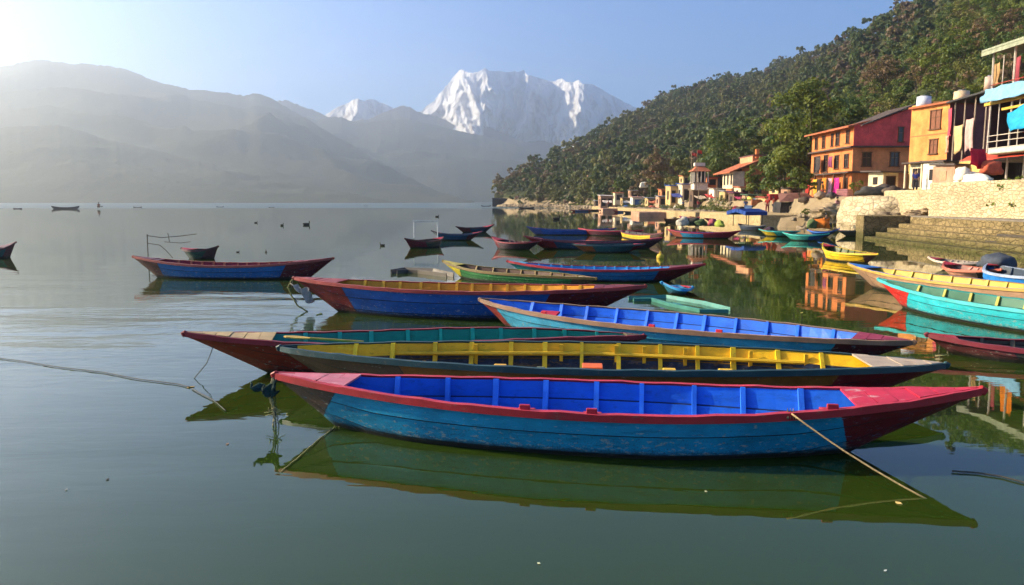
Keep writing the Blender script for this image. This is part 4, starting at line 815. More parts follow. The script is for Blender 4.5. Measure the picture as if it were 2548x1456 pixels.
for k,(y,z,w_,h_,c_,lb) in enumerate([(81.6,4.9,1.1,1.7,(.55,.03,.22),'magenta cloth on the ground floor porch of the pink house, nearest its corner'),(83.2,4.9,.9,1.9,(.62,.30,.34),'pale pink cloth left of the magenta one on the porch'),(85.0,5.0,1.0,1.8,(.66,.20,.03),'orange cloth in the middle of the ground floor porch'),(87.4,4.9,1.2,1.7,(.60,.34,.04),'yellow orange cloth toward the left end of the porch'),(89.5,4.8,.9,1.6,(.42,.04,.03),'dark red cloth at the left end of the ground floor porch'),(87.6,7.4,1.4,1.5,(.06,.05,.05),'dark garments hanging from the first floor ledge'),(84.4,7.3,.9,1.2,(.25,.06,.14),'plum cloth hanging from the first floor ledge')]):
    cloth((34.55 if z < 6 else 34.9, y, z), w_, h_, R(90), c_, lb, 40+k)
# ---- open restaurant scaffold at the right edge
r4 = empty('open_restaurant', (33.2,44,3.35), R(-1.5), 'open sided three level restaurant on poles at the right edge', 'restaurant')
PALE = simple('pale_painted_post', (.55,.48,.40), .7, .2, 4)
m = MB(); m.box((3.5,4.6,9.35), (8.0,12.6,.14), 0, 0, 0, .03); m.box((-.42,4.6,9.3), (.1,12.8,.36)); m.build('roof', simple('pale_green_sheet', (.30,.32,.22), .7, .3, 2), r4)
m = MB(); m.box((3.6,4.5,6.05), (7.2,12.0,.22)); m.build('upper_floor', simple('grey_plank', (.16,.14,.12)), r4); m = MB(); m.box((3.6,4.5,1.85), (7.2,12.0,.22)); m.build('lower_floor', simple('grey_plank', (.16,.14,.12)), r4)
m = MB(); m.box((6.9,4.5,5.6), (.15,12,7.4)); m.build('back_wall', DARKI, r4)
m = MB(); m.box((.6,10.45,4.0), (1.2,.12,4.1)); m.box((3.6,10.5,4.0),(7,.12,4.1)); m.build('end_wall', simple('dark_maroon_board', (.05,.02,.022)), r4)
for y in (10.3, 7.9, 6.1, 4.0, 2.2, -.8): m = MB(); m.tube([(0,y,0),(.03,y,5),(0,y,9.3)], .075); m.build('post', PALE, r4)
YB = simple('yellow_beam', (.60,.38,.06)); m = MB(); m.box((-.08,4.6,5.78), (.14,12.4,.20)); m.build('beam', YB, r4)
m = MB(); m.box((-.06,4.6,5.25), (.10,8.4,.16)); m.build('beam', YB, r4)
for z in (2.25, 2.7, 3.15, 3.55): m = MB(); m.tube([(-.05,-1,z),(-.08,4,z-.02),(-.05,10.3,z)], .03); m.build('rail', PALE, r4)
for x_, y_, z0_, z1_ in ((0,9.1,6.1,8.9),(0,7.0,2.0,5.7),(.05,9.3,2.0,5.7),(1.8,8.6,6.1,9.2),(1.8,6.6,6.1,9.2)): m = MB(); m.tube([(x_,y_,z0_),(x_,y_,z1_)], .045); m.build('baluster', PALE, r4)
m = MB(); m.box((2.6,6.5,7.6), (.1,6.0,3.0)); m.build('partition', simple('reed_screen', (.07,.04,.03), .9, .4, 9), r4)
for z in (6.6, 7.05): m = MB(); m.tube([(-.05,-1,z),(-.05,10.3,z)], .028); m.build('rail', simple('red_rail', (.4,.06,.04)), r4)
def tarp(pts, label, col, seed, name='tarpaulin', cat='tarpaulin', th=.03, grp=None):
    nx, ny = 14, 8; a, b, c, d = [Vector(p) for p in pts]; vs = []
    for j in range(ny+1):
        for i in range(nx+1):
            u, v = i/nx, j/ny; p = a.lerp(b, u).lerp(d.lerp(c, u), v); k = math.sin(u*9+seed)*math.cos(v*6+seed*2)*.07+math.sin(u*23+v*9+seed)*.03
            vs.append(p+Vector((-k, k*.3, k-.12*math.sin(math.pi*u)*v)))
    m = MB(); m.add(vs, [(j*(nx+1)+i, j*(nx+1)+i+1, (j+1)*(nx+1)+i+1, (j+1)*(nx+1)+i) for j in range(ny) for i in range(nx)])
    o = m.build(name, simple('sheet_%d_%d_%d' % tuple(int(x*99) for x in col), col, .6, .25, 2.5, .3, .3, .03), None, True); md = o.modifiers.new('thickness', 'SOLIDIFY'); md.thickness = th
    return tag(o, label, cat, grp)
tarp([(33.0,54.2,10.1),(33.0,48.0,10.1),(32.7,48.0,9.3),(32.7,54.2,9.2)], 'pale blue tarpaulin laid along the upper railing', (.20,.42,.62), 1)
tarp([(33.0,51.6,8.2),(32.9,45.5,9.3),(32.1,45.5,7.0),(32.5,50.6,7.0)], 'bright azure tarpaulin hanging from the middle level at the right edge', (.01,.30,.55), 2)
tarp([(32.9,54.4,5.75),(32.9,41.5,5.75),(31.4,41.5,5.25),(31.4,54.0,5.2)], 'red awning sloping out over the ground floor', (.50,.06,.03), 3, 'awning', 'awning')
cloth((33.9,50.9,12.1), 1.3, 1.9, YR, (.72,.20,.02), 'orange cloths hanging on the top level', 5); cloth((33.8,52.3,12.0), .7, 1.7, YR, (.30,.06,.08), 'dark red cloth beside the orange ones on the top level', 6); cloth((33.7,54.2,11.9), .9, 1.4, YR, (.42,.26,.12), 'brown cloth on the left of the top level', 7)
m = MB(); m.box((31.6,48.6,5.55), (1.0,3.6,.35), 0, 0, 0, .1); o = m.build('sun_bleached_box', simple('bleached_box', (.45,.52,.42)), bevel=.05); tag(o, 'pale bleached crate on top of the red awning', 'crate')
# tarp heap, white, dazzling
bundle(2420,452,3.9,(1.7,.9,.55),(.88,.80,.66),'dazzling white tarpaulin heap on top of the pale stone wall',11,'tarpaulin heap',None,'tarpaulin_heap',y=47)
bundle(2395,440,3.9,(.55,.45,.6),(.80,.68,.52),'smaller cream sack left on the white heap',12,'tarpaulin heap',None,'sack',y=47)
cloth((28.6,47.2,5.6), 1.5, 1.1, .5, (.48,.02,.05), 'crimson cloth thrown over the white heap',8); bundle(2468,425,5,(1.0,.6,.6),(.52,.10,.05),'red and orange flowers of cloth under the awning',13,'cloth heap',None,'cloth_heap',y=47)
# ---- house with terracotta roofs
r5 = empty('terracotta_house', (37.4,126,2.3), 0, 'small orange house with broken terracotta roofs and a cream corner porch', 'house')
m = MB(); m.box((4.6,5,2.9), (8.4,9,5.4)); m.build('wall', ORW, r5); m = MB(); m.box((5.6,4.5,6.6), (6.6,7,1.9)); m.build('upper_wall', wall_mat('pale_orange', (.62,.34,.18)), r5)
m = MB(); m.box((-.2,3,3.6), (1.9,6,2.8)); m.build('corner_porch', CREAM, r5)
m = MB(); m.add([(-1.9,-.8,4.9),(3.6,-.9,7.1),(3.6,9.6,7.1),(-1.9,9.6,4.9),(-1.9,-.8,4.7),(3.6,-.9,6.9),(3.6,9.6,6.9),(-1.9,9.6,4.7)], [(0,1,2,3),(7,6,5,4),(0,4,5,1),(1,5,6,2),(2,6,7,3),(3,7,4,0)]); m.build('roof', TERRA, r5)
m = MB(); m.box((6.2,4.4,7.65), (8.0,8.2,.16)); m.build('roof', simple('dark_rust_roof', (.16,.07,.06)), r5); m = MB(); m.box((2.9,.6,7.9), (.5,.6,1.4)); m.build('chimney', ORW, r5)
windows(r5, [('S',2.0,3.1,.9,1.2),('S',4.6,3.1,.9,1.2),('S',2.4,.4,1.2,2.0),('S',6.3,3.1,.9,1.2)], WOOD, DGLASS)
for k in range(3): m = MB(); m.box((-1.16,.8+k*2.0,3.7), (.04,.9,1.7)); m.build('porch_opening', DARKI, r5)
# ---- little tower
r6 = empty('white_tower_house', (33.2,140,.9), 0, 'little white tower house with a columned balcony and a red hipped roof', 'tower')
m = MB(); m.box((1.35,1.5,2.4), (2.5,2.8,4.8)); m.build('wall', simple('limewash', (.74,.66,.52)), r6); m = MB(); m.box((1.35,1.5,5.9), (1.9,2.1,2.0)); m.build('dark_room', DARKI, r6)
for x in (.1,.7,1.35,2.0,2.6): m = MB(); m.box((x,.1,5.9), (.16,.16,2.1)); m.build('column', simple('limewash', (.6,.5,.4)), r6)
for y in (1.0,1.9,2.9): m = MB(); m.box((.1,y,5.9), (.16,.16,2.1)); m.build('column', simple('limewash', (.6,.5,.4)), r6)
m = MB(); m.box((1.35,1.5,4.9), (3.0,3.3,.16)); m.build('balcony', CONC, r6)
m = MB(); m.add([(-.4,-.4,6.95),(3.1,-.4,6.95),(3.1,3.4,6.95),(-.4,3.4,6.95),(.7,1.0,7.9),(2.0,1.0,7.9),(2.0,2.2,7.9),(.7,2.2,7.9)], [(0,1,5,4),(1,2,6,5),(2,3,7,6),(3,0,4,7),(4,5,6,7),(3,2,1,0)]); m.build('roof', TERRA, r6)
m = MB(); m.box((1.3,1.6,8.25),(1.9,1.2,.6)); m.build('roof_railing', simple('limewash', (.6,.5,.4)), r6)
def shack(px0, px1, pyt, pyb, y, d, col, label, roof=None, rc=None, name='shack', cat='shack', openings=2, grp='shacks and stalls along the shore', dk=DARKI, over=.25):
    a, b = Wy(px0, pyb, y), Wy(px1, pyt, y); w_, h_ = b.x-a.x, b.z-a.z
    root = empty(name, (a.x, y, a.z), 0, label, cat, grp); hl = h_+.0
    m = MB(); m.box((w_/2, d/2, h_/2-.6), (w_, d, h_+1.2)); m.build('wall', col, root)
    m = MB(); m.box((w_/2, d/2-.1, h_+.06), (w_+over*2, d+over*2, .14), 0, 0, .04, .03); m.build('roof', rc or TERRA, root)
    rr = random.Random(int(px0)); ow = w_/(max(1,openings)*1.7)
    for k in range(openings):
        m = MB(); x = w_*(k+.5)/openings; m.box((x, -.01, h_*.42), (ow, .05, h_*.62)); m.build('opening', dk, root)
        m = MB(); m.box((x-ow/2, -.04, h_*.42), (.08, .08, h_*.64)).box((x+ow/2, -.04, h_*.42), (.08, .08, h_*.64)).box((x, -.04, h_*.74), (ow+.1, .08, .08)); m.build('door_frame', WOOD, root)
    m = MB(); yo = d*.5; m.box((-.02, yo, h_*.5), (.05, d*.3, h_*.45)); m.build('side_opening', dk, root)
    return root
WH = simple('whitewashed_sheet', (.84,.76,.60), .8, .15, 2); BLT = simple('blue_sheet_roof', (.02,.07,.28), .6, .3, 2); SAL = wall_mat('salmon_wash', (.50,.28,.18)); BRN = simple('brown_board', (.12,.075,.05), .85, .35, 3); OCH = wall_mat('ochre_wash', (.58,.40,.18))
shack(1760,1786,441,463,142,4,ORW,'small orange hut with a red edged flat roof right of the white tower',rc=simple('red_edge', (.35,.03,.03)),openings=1)
shack(1786,1814,443,465,144,4,simple('grey_hut', (.10,.10,.12)),'grey dark hut joined to the orange hut',openings=1,rc=SLATE)
shack(1668,1700,462,510,150,5,OCH,'cream shack with a torn blue roof, left of the pair by the tower',rc=BLT,openings=2)
shack(1697,1722,458,508,146,5,CREAM,'taller cream shack with a dark blue sheet roof beside the tower',rc=BLT,openings=1)
shack(1776,1802,470,510,128,3.5,WH,'bright whitewashed shed below the small orange hut',openings=0,rc=CONC); shack(1803,1824,476,511,124,3.5,OCH,'yellowish shed with shadowed doorway right of the whitewashed one',openings=1,rc=TIN)
shack(1826,1850,480,512,112,3,BRN,'brown stall crowded with dark red goods',openings=1,rc=simple('plum_cloth', (.12,.02,.05)))
shack(1724,1760,474,512,132,3,BRN,'open wooden stall with bamboo poles under the white tower',openings=3,rc=simple('faded_thatch', (.25,.18,.11)))
shack(1862,1900,486,516,104,3,SAL,'salmon stall among bushes below the terracotta house',openings=2,rc=simple('green_tarp', (.05,.09,.05)))
shack(1494,1526,487,516,196,5,SAL,'two level salmon boathouse at the far end of the quay',openings=2,rc=simple('white_cloth_roof', (.65,.55,.48)))
shack(1549,1569,493,514,200,4,OCH,'small ochre hut between the boathouse and the white hut',openings=1,rc=BRN); shack(1574,1602,491,513,188,4,WH,'small white hut with a blue door by the far quay',openings=1,dk=simple('blue_door', (.02,.10,.30)),rc=simple('pinkish_roof', (.5,.3,.25)))
shack(1225,1262,494,509,362,6,simple('black_tarp', (.02,.02,.025)),'black tarpaulined shelter at the tip of the headland',openings=1,rc=simple('black_tarp', (.02,.02,.025))); shack(1342-60,1300,489,508,352,5,wall_mat('peach_wash', (.55,.28,.16)),'peach coloured hut at the foot of the headland wood',openings=1,rc=BRN)
shack(1404,1440,499,512,290,5,BRN,'low brown boat shelter on the wooded shore',openings=2,rc=simple('tan_roof', (.3,.22,.13)))
shack(1541-60,1493,500,513,235,4,BRN,'dark little boat hut left of the salmon boathouse',openings=1,rc=TIN)
shack(1462,1476,434,443,300,5,SAL,'pink house half hidden in the hillside wood',openings=2,rc=TERRA,name='hill_house',cat='house')
shack(1408,1424,462,470,330,5,WH,'tiny white hut in the hillside wood',openings=1,rc=TIN,name='hill_house',cat='house')
shack(2196,2236,428,470,72,3,CREAM,'cream lean-to with a slate canopy between the pink and the orange house',openings=1,rc=SLATE,grp=None,name='lean_to',cat='lean-to',over=.6)
shack(2345,2372,402,464,60,3,WH,'white pillared shop bay right of the tall orange house',openings=1,rc=SLATE,grp=None,name='shop_bay',cat='shop'); shack(2373,2412,410,462,58,3,SAL,'closed salmon shutter front below the laundry porch',openings=1,rc=SLATE,grp=None,name='shop_bay',cat='shop',dk=simple('tan_shutter', (.42,.27,.15)))
shack(1640,1662,489,512,158,4,SAL,'faded salmon hut left of the cream shack, under the russet tree',openings=1,rc=TIN)
shack(1612,1634,493,513,172,4,OCH,'ochre hut with a tin roof between the white canopy and the salmon hut',openings=1,rc=TIN); shack(1904,1926,492,517,95,3,OCH,'ochre stall beside the tarpaulin hut, left of it',openings=1,rc=simple('red_cloth_roof', (.30,.05,.03)))
shack(1842,1866,466,492,122,3.5,CREAM,'cream room under the corner porch of the terracotta roofed house',openings=1,rc=TERRA); shack(1738,1762,455,474,148,4,SAL,'salmon block directly behind the open stall with bamboo poles',openings=1,rc=SLATE)
shack(1880,1912,455,486,132,4,wall_mat('brick_orange', (.58,.24,.10)),'brick orange annex to the right of the terracotta roofed house',openings=2,rc=TERRA); shack(1800,1826,448,470,150,4,CREAM,'cream upper room standing behind the grey dark hut',openings=1,rc=TERRA)
shack(1700,1722,438,458,165,4,OCH,'ochre house tucked in the trees left of the white tower',openings=1,rc=TERRA,name='hill_house',cat='house')
# tarpaulin hut and fence by the quay
r = empty('tarpaulin_hut', (29.6,84,1.0), 0, 'low hut covered with brown and maroon tarpaulin behind the quay', 'hut')
m = MB(); m.add([(-.3,-.3,1.3),(3.8,-.3,1.5),(3.6,3,2.4),(.6,3,2.3),(1.0,.9,2.15),(3.2,.8,2.25)], [(0,1,5,4),(1,2,5),(2,3,4,5),(3,0,4),(0,3,2,1)]); m.build('roof', simple('maroon_tarp', (.20,.09,.07), .8, .35, 2, .2, .5, .05), r)
m = MB(); m.box((1.7,1.3,.45), (3.4,2.4,1.7)); m.build('wall', simple('black_fabric', (.03,.028,.03)), r)
m = MB(); [m.box((29.4+k*.34, 83.3, 1.35), (.30,.04,.9+.1*(k%3))) for k in range(21)]; o = m.build('fence', simple('black_cloth_fence', (.04,.036,.036), .9, .4, 4)); tag(o, 'black cloth fence running along the top of the quay wall', 'fence')
# ---- stone works
def wallobj(name, poly, z0, z1, mat, label, cat, bev=.06):
    m = MB(); m.slab(poly, z0, z1); o = m.build(name, mat); 
    md = o.modifiers.new('bevel', 'BEVEL'); md.width = bev; md.segments = 2
    return tag(o, label, cat)
wallobj('retaining_wall', [(25.6,47.0),(27.6,28.0),(30.5,28.0),(30.5,47.0)], 1.0, 3.5, ST1, 'tall sunlit wall of pale rubble stone under the restaurant', 'stone wall', .08)
wallobj('retaining_wall', [(27.2,56.0),(27.4,47.3),(31.5,47.3),(34,56.0)], 1.0, 3.15, ST1, 'plain pale wall stepping back between the bright wall and the rocks', 'stone wall', .08)
wallobj('quay_wall', [(23.2,71.2),(29.3,70.6),(37,80),(36,96),(23.6,96)], -.5, 1.13, ST2, 'low ochre quay wall standing in the water beyond the steps', 'quay wall')
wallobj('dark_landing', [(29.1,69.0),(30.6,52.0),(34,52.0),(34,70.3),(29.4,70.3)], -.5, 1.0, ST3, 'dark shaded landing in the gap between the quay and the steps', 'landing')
# bulging rock buttress
bm = bmesh.new(); bmesh.ops.create_icosphere(bm, subdivisions=5, radius=1)
from mathutils import noise as mnz
for v in bm.verts:
    q = v.co.copy(); k = 1+.10*mnz.noise(q*1.8)+.05*mnz.noise(q*5); v.co = Vector((q.x*4.3*k, q.y*4.2*k, min(q.z, .50+.03*mnz.noise(q*6))*2.9*k))
me = bpy.data.meshes.new('rock'); bm.to_mesh(me); bm.free(); o = link('stone_buttress', me, ST4, None, True); o.location = (29.3,57.5,1.25); tag(o, 'bulging rounded buttress of pale fitted stones beside the steps', 'buttress')
for k,(x,y,z,s,lb) in enumerate([(28.0,66.5,1.3,(1.5,1.2,.8),'grey boulder at the left foot of the buttress'),(30.6,63.5,1.5,(1.3,1.1,.8),'brown boulder between the grey one and the buttress'),(27.0,50.2,1.5,(1.0,.9,.4),'low dark rock at the foot of the pale wall')]):
    bm = bmesh.new(); bmesh.ops.create_icosphere(bm, subdivisions=4, radius=1)
    for v in bm.verts:
        q = v.co.copy(); kk = 1+.45*mnz.noise(q*1.5+Vector((k*5,0,0)))+.30*round(mnz.noise(q*2.6+Vector((0,k,0)))*3)/3+.10*mnz.noise(q*8); v.co = Vector((q.x*s[0], q.y*s[1], q.z*s[2]))*kk
    me = bpy.data.meshes.new('boulder'); bm.to_mesh(me); bm.free(); o = link('boulder', me, simple('boulder_rock', (.34,.25,.15), .9, .35, 1.5, .2, .7, .08)); o.location = (x,y,z); tag(o, lb, 'boulder')
for k,(px,py,y,s,c_,lb) in enumerate([(2170,480,58,(1.1,.8,.5),(.05,.045,.04),'black tarpaulin pile on top of the buttress, left lump'),(2200,474,58,(.9,.7,.45),(.075,.06,.05),'dark grey tarpaulin pile, right lump on the buttress'),(2225,482,57,(.9,.7,.5),(.10,.07,.05),'brown sacking at the right foot of the dark tarpaulins')]):
    bundle(px,py,3,s,c_,lb,20+k,'tarpaulin heap','dark tarpaulins on the buttress','tarpaulin_heap',y=y)
# stepped ghat along the shore
r = empty('stone_steps', (21.3,30,0), 0, 'mossy stone steps climbing from the water along the right shore', 'steps')
def pl(u): return [(21.0+u,20.0-6),(21.0+u,31.0),(21.6+u,40.0),(22.3+u,48.5)]
nst = 5
for k in range(nst):
    u = .15+k*.72; z1 = .16+k*.27 if k < nst-1 else 1.38
    p = pl(u); q = [(p[3][0]+.02+ (9-u), p[3][1]-.0+.35*k*0), (34, 14)]
    poly = p+[(30+.02*k, 48.5-.01*k)]+[(30+.02*k,14)]
    poly = [(x-21.3, y-30) for x, y in poly]
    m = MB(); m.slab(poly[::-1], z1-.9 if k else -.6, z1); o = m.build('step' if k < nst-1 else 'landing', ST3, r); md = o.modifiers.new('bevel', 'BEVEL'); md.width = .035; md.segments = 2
m = MB(); m.slab([(x-21.3, y-30) for x, y in [(24.15,14),(24.15,31),(24.8,40),(25.5,48.8),(30.3,48.8),(30.3,14)]][::-1], 1.37, 1.47); o = m.build('paving', simple('grey_paving', (.20,.17,.135), .9, .3, 1.5, .2, .5, .02), r)
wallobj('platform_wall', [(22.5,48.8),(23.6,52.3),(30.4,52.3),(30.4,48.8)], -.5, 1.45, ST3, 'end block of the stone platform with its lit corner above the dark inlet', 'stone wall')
# side stair cut into the wall
r = empty('side_stair', (22.6,35.8,-.55), 0, 'small dark side stair descending to the steps from the paved path', 'stair')
for k in range(5): m = MB(); m.box((.2+k*.27, .0, 1.42-.16*(4-k)), (.30, 2.0, .20)); m.build('tread', simple('dark_tread', (.07,.055,.04)), r)
# blue bow pulled ashore
r = empty('beached_boat', (28.3,64.2,1.15), R(60), 'blue and white bow of a boat pulled up on the stones', 'boat'); m = MB()
m.add([(-.9,0,1.45),(.6,.35,1.25),(.6,-.35,1.25),(.4,0,.0),(-.2,0,0.0),(2.6,.5,.9),(2.6,-.5,.9),(2.4,0,.1)], [(0,1,3,4),(0,4,3,2),(1,5,7,3),(2,3,7,6),(0,2,1),(1,2,6,5),(5,6,7)]); m.build('hull', paint('beached_blue', (.02,.22,.50), .7), r)
m = MB(); m.tube([(-.92,0,1.5),(.6,.38,1.3),(2.6,.53,.95)], .05).tube([(-.92,0,1.5),(.6,-.38,1.3),(2.6,-.53,.95)], .05); m.build('gunwale', WH, r)
# low quays of tan stone by the far boats
for k,(a,b,py,y,h,lb) in enumerate([(1590,1700,538,118,.75,'tan landing stage left of the boats by the quay'),(1700,1830,532,126,.9,'tan quay edge beneath the wooden stalls'),(1500,1600,523,176,.8,'far tan landing in front of the boathouse'),(1362,1415,513,300,.9,'distant tan landing under the headland wood')]):
    p, q = Wy(a,py,y), Wy(b,py,y); m = MB(); m.box(((p.x+q.x)/2, y+4, h/2-.3), (q.x-p.x, 8, h+.6)); o = m.build('landing_stage', ST2 if k % 2 else SAL); md = o.modifiers.new('bevel', 'BEVEL'); md.width = .05; tag(o, lb, 'landing stage')
m = MB(); ys_ = [97,108,120,132,146,160,176,192,210,228]; pl_ = [(float(shore(y))-.9, y) for y in ys_]+[(float(shore(y))+1.6, y) for y in ys_[::-1]]; m.slab(pl_[::-1], -.6, 1.02)
o = m.build('quay_wall', ST2); md = o.modifiers.new('bevel', 'BEVEL'); md.width = .06; md.segments = 2; tag(o, 'long ochre quay wall running in front of the village stalls into the distance', 'quay wall')
shack(1530,1552,480,500,212,4,CREAM,'cream house standing behind the salmon boathouse to its right',openings=1,rc=TERRA,name='hill_house',cat='house'); shack(1568,1590,474,494,222,4,SAL,'salmon house above the small white hut by the far quay',openings=1,rc=TIN,name='hill_house',cat='house')
shack(1646,1668,472,490,176,4,wall_mat('brick_orange', (.58,.24,.10)),'brick orange house under the russet tree',openings=1,rc=TERRA,name='hill_house',cat='house'); shack(1832,1856,444,464,146,4,WH,'whitewashed room seen above the terracotta porch roof end',openings=1,rc=TIN,name='hill_house',cat='house')
shack(1936,1962,462,486,112,4,OCH,'ochre house half hidden by trees left of the pink house',openings=1,rc=TERRA,name='hill_house',cat='house'); shack(1966,1996,470,490,100,3.5,SAL,'salmon outbuilding against the left side of the pink house',openings=1,rc=SLATE,name='outbuilding',cat='outbuilding')
# canopy on a pole, flag poles
r = empty('pole_canopy', tuple(Wy(1601,510,196)), 0, 'white canopy on a tall pole by the far huts', 'canopy'); m = MB(); m.tube([(0,0,-1),(0,0,4.6)], .07); m.build('pole', WOOD, r)
m = MB(); m.add([(-1.2,-.6,4.3),(1.1,-.6,4.5),(1.0,.8,4.4),(-1.1,.8,4.3),(-.9,-.5,5.8),(.9,-.4,5.9),(.8,.6,5.7),(-.8,.6,5.7)], [(0,1,5,4),(1,2,6,5),(2,3,7,6),(3,0,4,7),(4,5,6,7),(3,2,1,0)]); m.build('canopy_cloth', WH, r, bevel=.25)
for k,(px,y,h,lb) in enumerate([(1718,138,10.2,'thin pole with a red flag at the left of the white tower'),(1731,139,9.6,'thin pole with an orange red flag behind the white tower'),(1737,122,5.6,'bamboo pole standing in the quay before the stalls'),(1782,118,5.0,'second bamboo pole on the quay, before the whitewashed shed'),(1618,190,8.5,'dark pole with a small red pennant beside the white canopy')]):
    p = Wy(px,505,y); z = max(.5, float(ground_z(p.x, y))); r = empty('flag_pole', (p.x,y,z-.3), 0, lb, 'pole'); m = MB(); m.tube([(0,0,0),(.05,0,h*.5),(0,0,h)], .05); m.build('pole', simple('bamboo', (.35,.25,.14)), r)
    if k in (0,1,4):
        m = MB(); vs = [(t*.9, .1*math.sin(t*7), h-.05-s*.55-.2*t) for t in (0,.25,.5,.75,1) for s in (0,1)]; m.add(vs, [(2*i,2*i+1,2*i+3,2*i+2) for i in range(4)]); f = m.build('flag', simple('red_flag', (.6,.04,.02)), r); md = f.modifiers.new('thickness', 'SOLIDIFY'); md.thickness = .02
# mooring stakes and clutter on the quay: crates
rr = random.Random(11)
cl = [(1868,512,98,'faded blue crate'),(1880,514,97,'rusty orange crate'),(2100,500,74,'pinkish crate'),(1845,518,100,'dark crate'),(1812,516,108,'tan crate'),(1745,515,128,'dark brown crate'),(1655,512,150,'blue grey crate'),(1530,516,190,'brown crate'),(1925,516,90,'red crate')]
wh_ = ['beside the salmon stall','between the salmon stall and the tarpaulin hut','on the rocks below the pink house','under the brown stall','in front of the yellowish shed','at the foot of the bamboo stall','left of the torn blue roofed shack','by the salmon boathouse','left of the tarpaulin hut']
cc = [(.05,.12,.28),(.40,.14,.05),(.5,.2,.2),(.04,.03,.03),(.42,.30,.18),(.10,.06,.04),(.15,.2,.3),(.2,.12,.07),(.45,.03,.03)]
for (px,py,y,l1),l2,c_ in zip(cl, wh_, cc):
    p = Wy(px,py,y); z = max(1.15 if 70 < y < 96 else .8, float(ground_z(p.x,y))); r = empty('crate', (p.x,y,z), rr.uniform(0,1.5), l1+' '+l2, 'crate', 'crates and boxes along the quay'); s = rr.uniform(.8,1.3)
    m = MB(); [m.box((0,sy*s*.5,.1+.2*j), (s,.04,.15)) for j in range(4) for sy in (-1,1)]; [m.box((sx*s*.5,0,.1+.2*j), (.04,s-.06,.15)) for j in range(4) for sx in (-1,1)]; m.build('slats', simple('crate_%s' % l1[:5], c_), r)
    m = MB(); m.box((0,0,.38), (s*.93,s*.93,.7)); m.build('load', simple('crate_load', (.14,.11,.08)), r)

# cloth and tarpaulin awnings strung before the stalls
for k,(px0,px1,py0,py1,y,c_,lb) in enumerate([(1726,1752,488,494,131,(.55,.42,.28),'faded tan awning before the wooden stall with bamboo poles'),(1752,1776,484,491,130,(.55,.06,.05),'red awning between the wooden stall and the whitewashed shed'),(1826,1850,490,497,110,(.50,.05,.12),'crimson awning over the brown stall'),(1868,1896,496,502,102,(.04,.16,.42),'blue awning in front of the salmon stall'),
    (1668,1694,482,490,148,(.06,.08,.30),'dark blue awning drooping from the cream shack'),(1548,1572,500,505,198,(.60,.52,.42),'cream awning at the far ochre hut'),(1612,1636,500,505,170,(.50,.14,.06),'rust awning at the ochre hut with a tin roof'),(1498,1522,499,504,193,(.62,.50,.40),'pale awning halfway up the salmon boathouse'),(1906,1928,500,506,93,(.60,.48,.12),'mustard awning over the ochre stall')]):
    a, b = Wy(px0,py0,y), Wy(px1,py0,y); d = Wy(px0,py1,y); tarp([(a.x,y-.2,a.z),(b.x,y-.2,b.z),(b.x,y-2.2,d.z),(a.x,y-2.2,d.z)], lb, c_, 30+k, 'stall_awning', 'awning', .03, 'awnings strung along the stalls')
# more goods and gear heaped on the quays
for k,(px,py,y,s_,c_,lb) in enumerate([(1832,512,106,(.9,.6,.6),(.30,.04,.06),'dark red goods heaped before the brown stall'),(1896,516,99,(.8,.6,.5),(.60,.50,.40),'cream sacks beside the salmon stall'),(2003,512,80,(1.0,.7,.6),(.10,.07,.05),'brown heap of nets right of the tarpaulin hut'),(2040,512,77,(1.1,.8,.7),(.30,.22,.15),'tan mound of sand in front of the pink house'),(2068,508,74,(.8,.6,.5),(.06,.05,.05),'black heap below the pink house corner'),(1683,512,148,(1.1,.7,.7),(.70,.66,.58),'white sheeted heap before the blue roofed shacks'),
    (1765,512,126,(.9,.6,.5),(.45,.33,.2),'tan bundle between the bamboo poles'),(1560,517,180,(1.2,.7,.6),(.05,.12,.3),'blue sheeted heap by the far ochre hut'),(1622,516,165,(1.1,.7,.6),(.35,.08,.06),'red brown heap left of the salmon hut'),(1868,505,104,(.7,.6,.8),(.62,.5,.1),'yellow green bundle on the salmon stall side'),(2152,505,66,(.9,.7,.5),(.42,.32,.2),'tan sacks on the boulders left of the buttress'),(2120,500,69,(.6,.5,.5),(.50,.14,.05),'rusty red bundle on the grey boulder')]):
    p = Wy(px,py,y); z = float(ground_z(p.x, y)); z = max(z, 1.0); o = bundle(px,py,0,tuple(v*.72 for v in s_),c_,lb,60+k,'bundle','goods heaped on the quays',y=y); o.location.z = max(z+.15, p.z-.1) if k > 9 else z+.15
# ======================= ROPES, BIRDS, PEOPLE, FLOATING BITS =======================
ROPE = simple('tan_rope', (.36,.25,.13), .9, .35, 40, .1, .5, .004); DROPE = simple('dark_wet_rope', (.05,.045,.035), .7, .3, 30); FROPE = simple('frayed_rope', (.42,.34,.16), .9, .4, 60)
def rope(pts, r, mat, label, sag=0, name='rope', n=5, wig=.0, parent=None, grp=None):
    P_ = [Vector(p) for p in pts]; out = []; rr_ = random.Random(len(label)+len(pts))
    for i in range(len(P_)-1):
        for k in range(10):
            t = k/10; q = P_[i].lerp(P_[i+1], t); g = (i+t)/(len(P_)-1)
            out.append(q+Vector((rr_.uniform(-wig,wig), rr_.uniform(-wig,wig), -sag*4*g*(1-g)+(rr_.uniform(-wig,wig) if sag or parent else 0))))
    out.append(P_[-1]); m = MB(); m.tube(out, r, n); o = m.build(name, mat, parent, smooth=True)
    return tag(o, label, 'rope', grp) if not parent else o
fr = B['front']; root, L_, wg_, zg_ = fr; Mx = Matrix.Translation(root.location) @ Matrix.Rotation(root.rotation_euler[2], 4, 'Z')
kx = L_*.745; pk = Mx @ Vector((kx, -wg_(kx)-.03, zg_(kx)+.015))
rope([pk, W(2320,1250,-.02)], .0085, ROPE, 'tan mooring rope running from the front boat gunwale down into the water', sag=.035, wig=.0015)
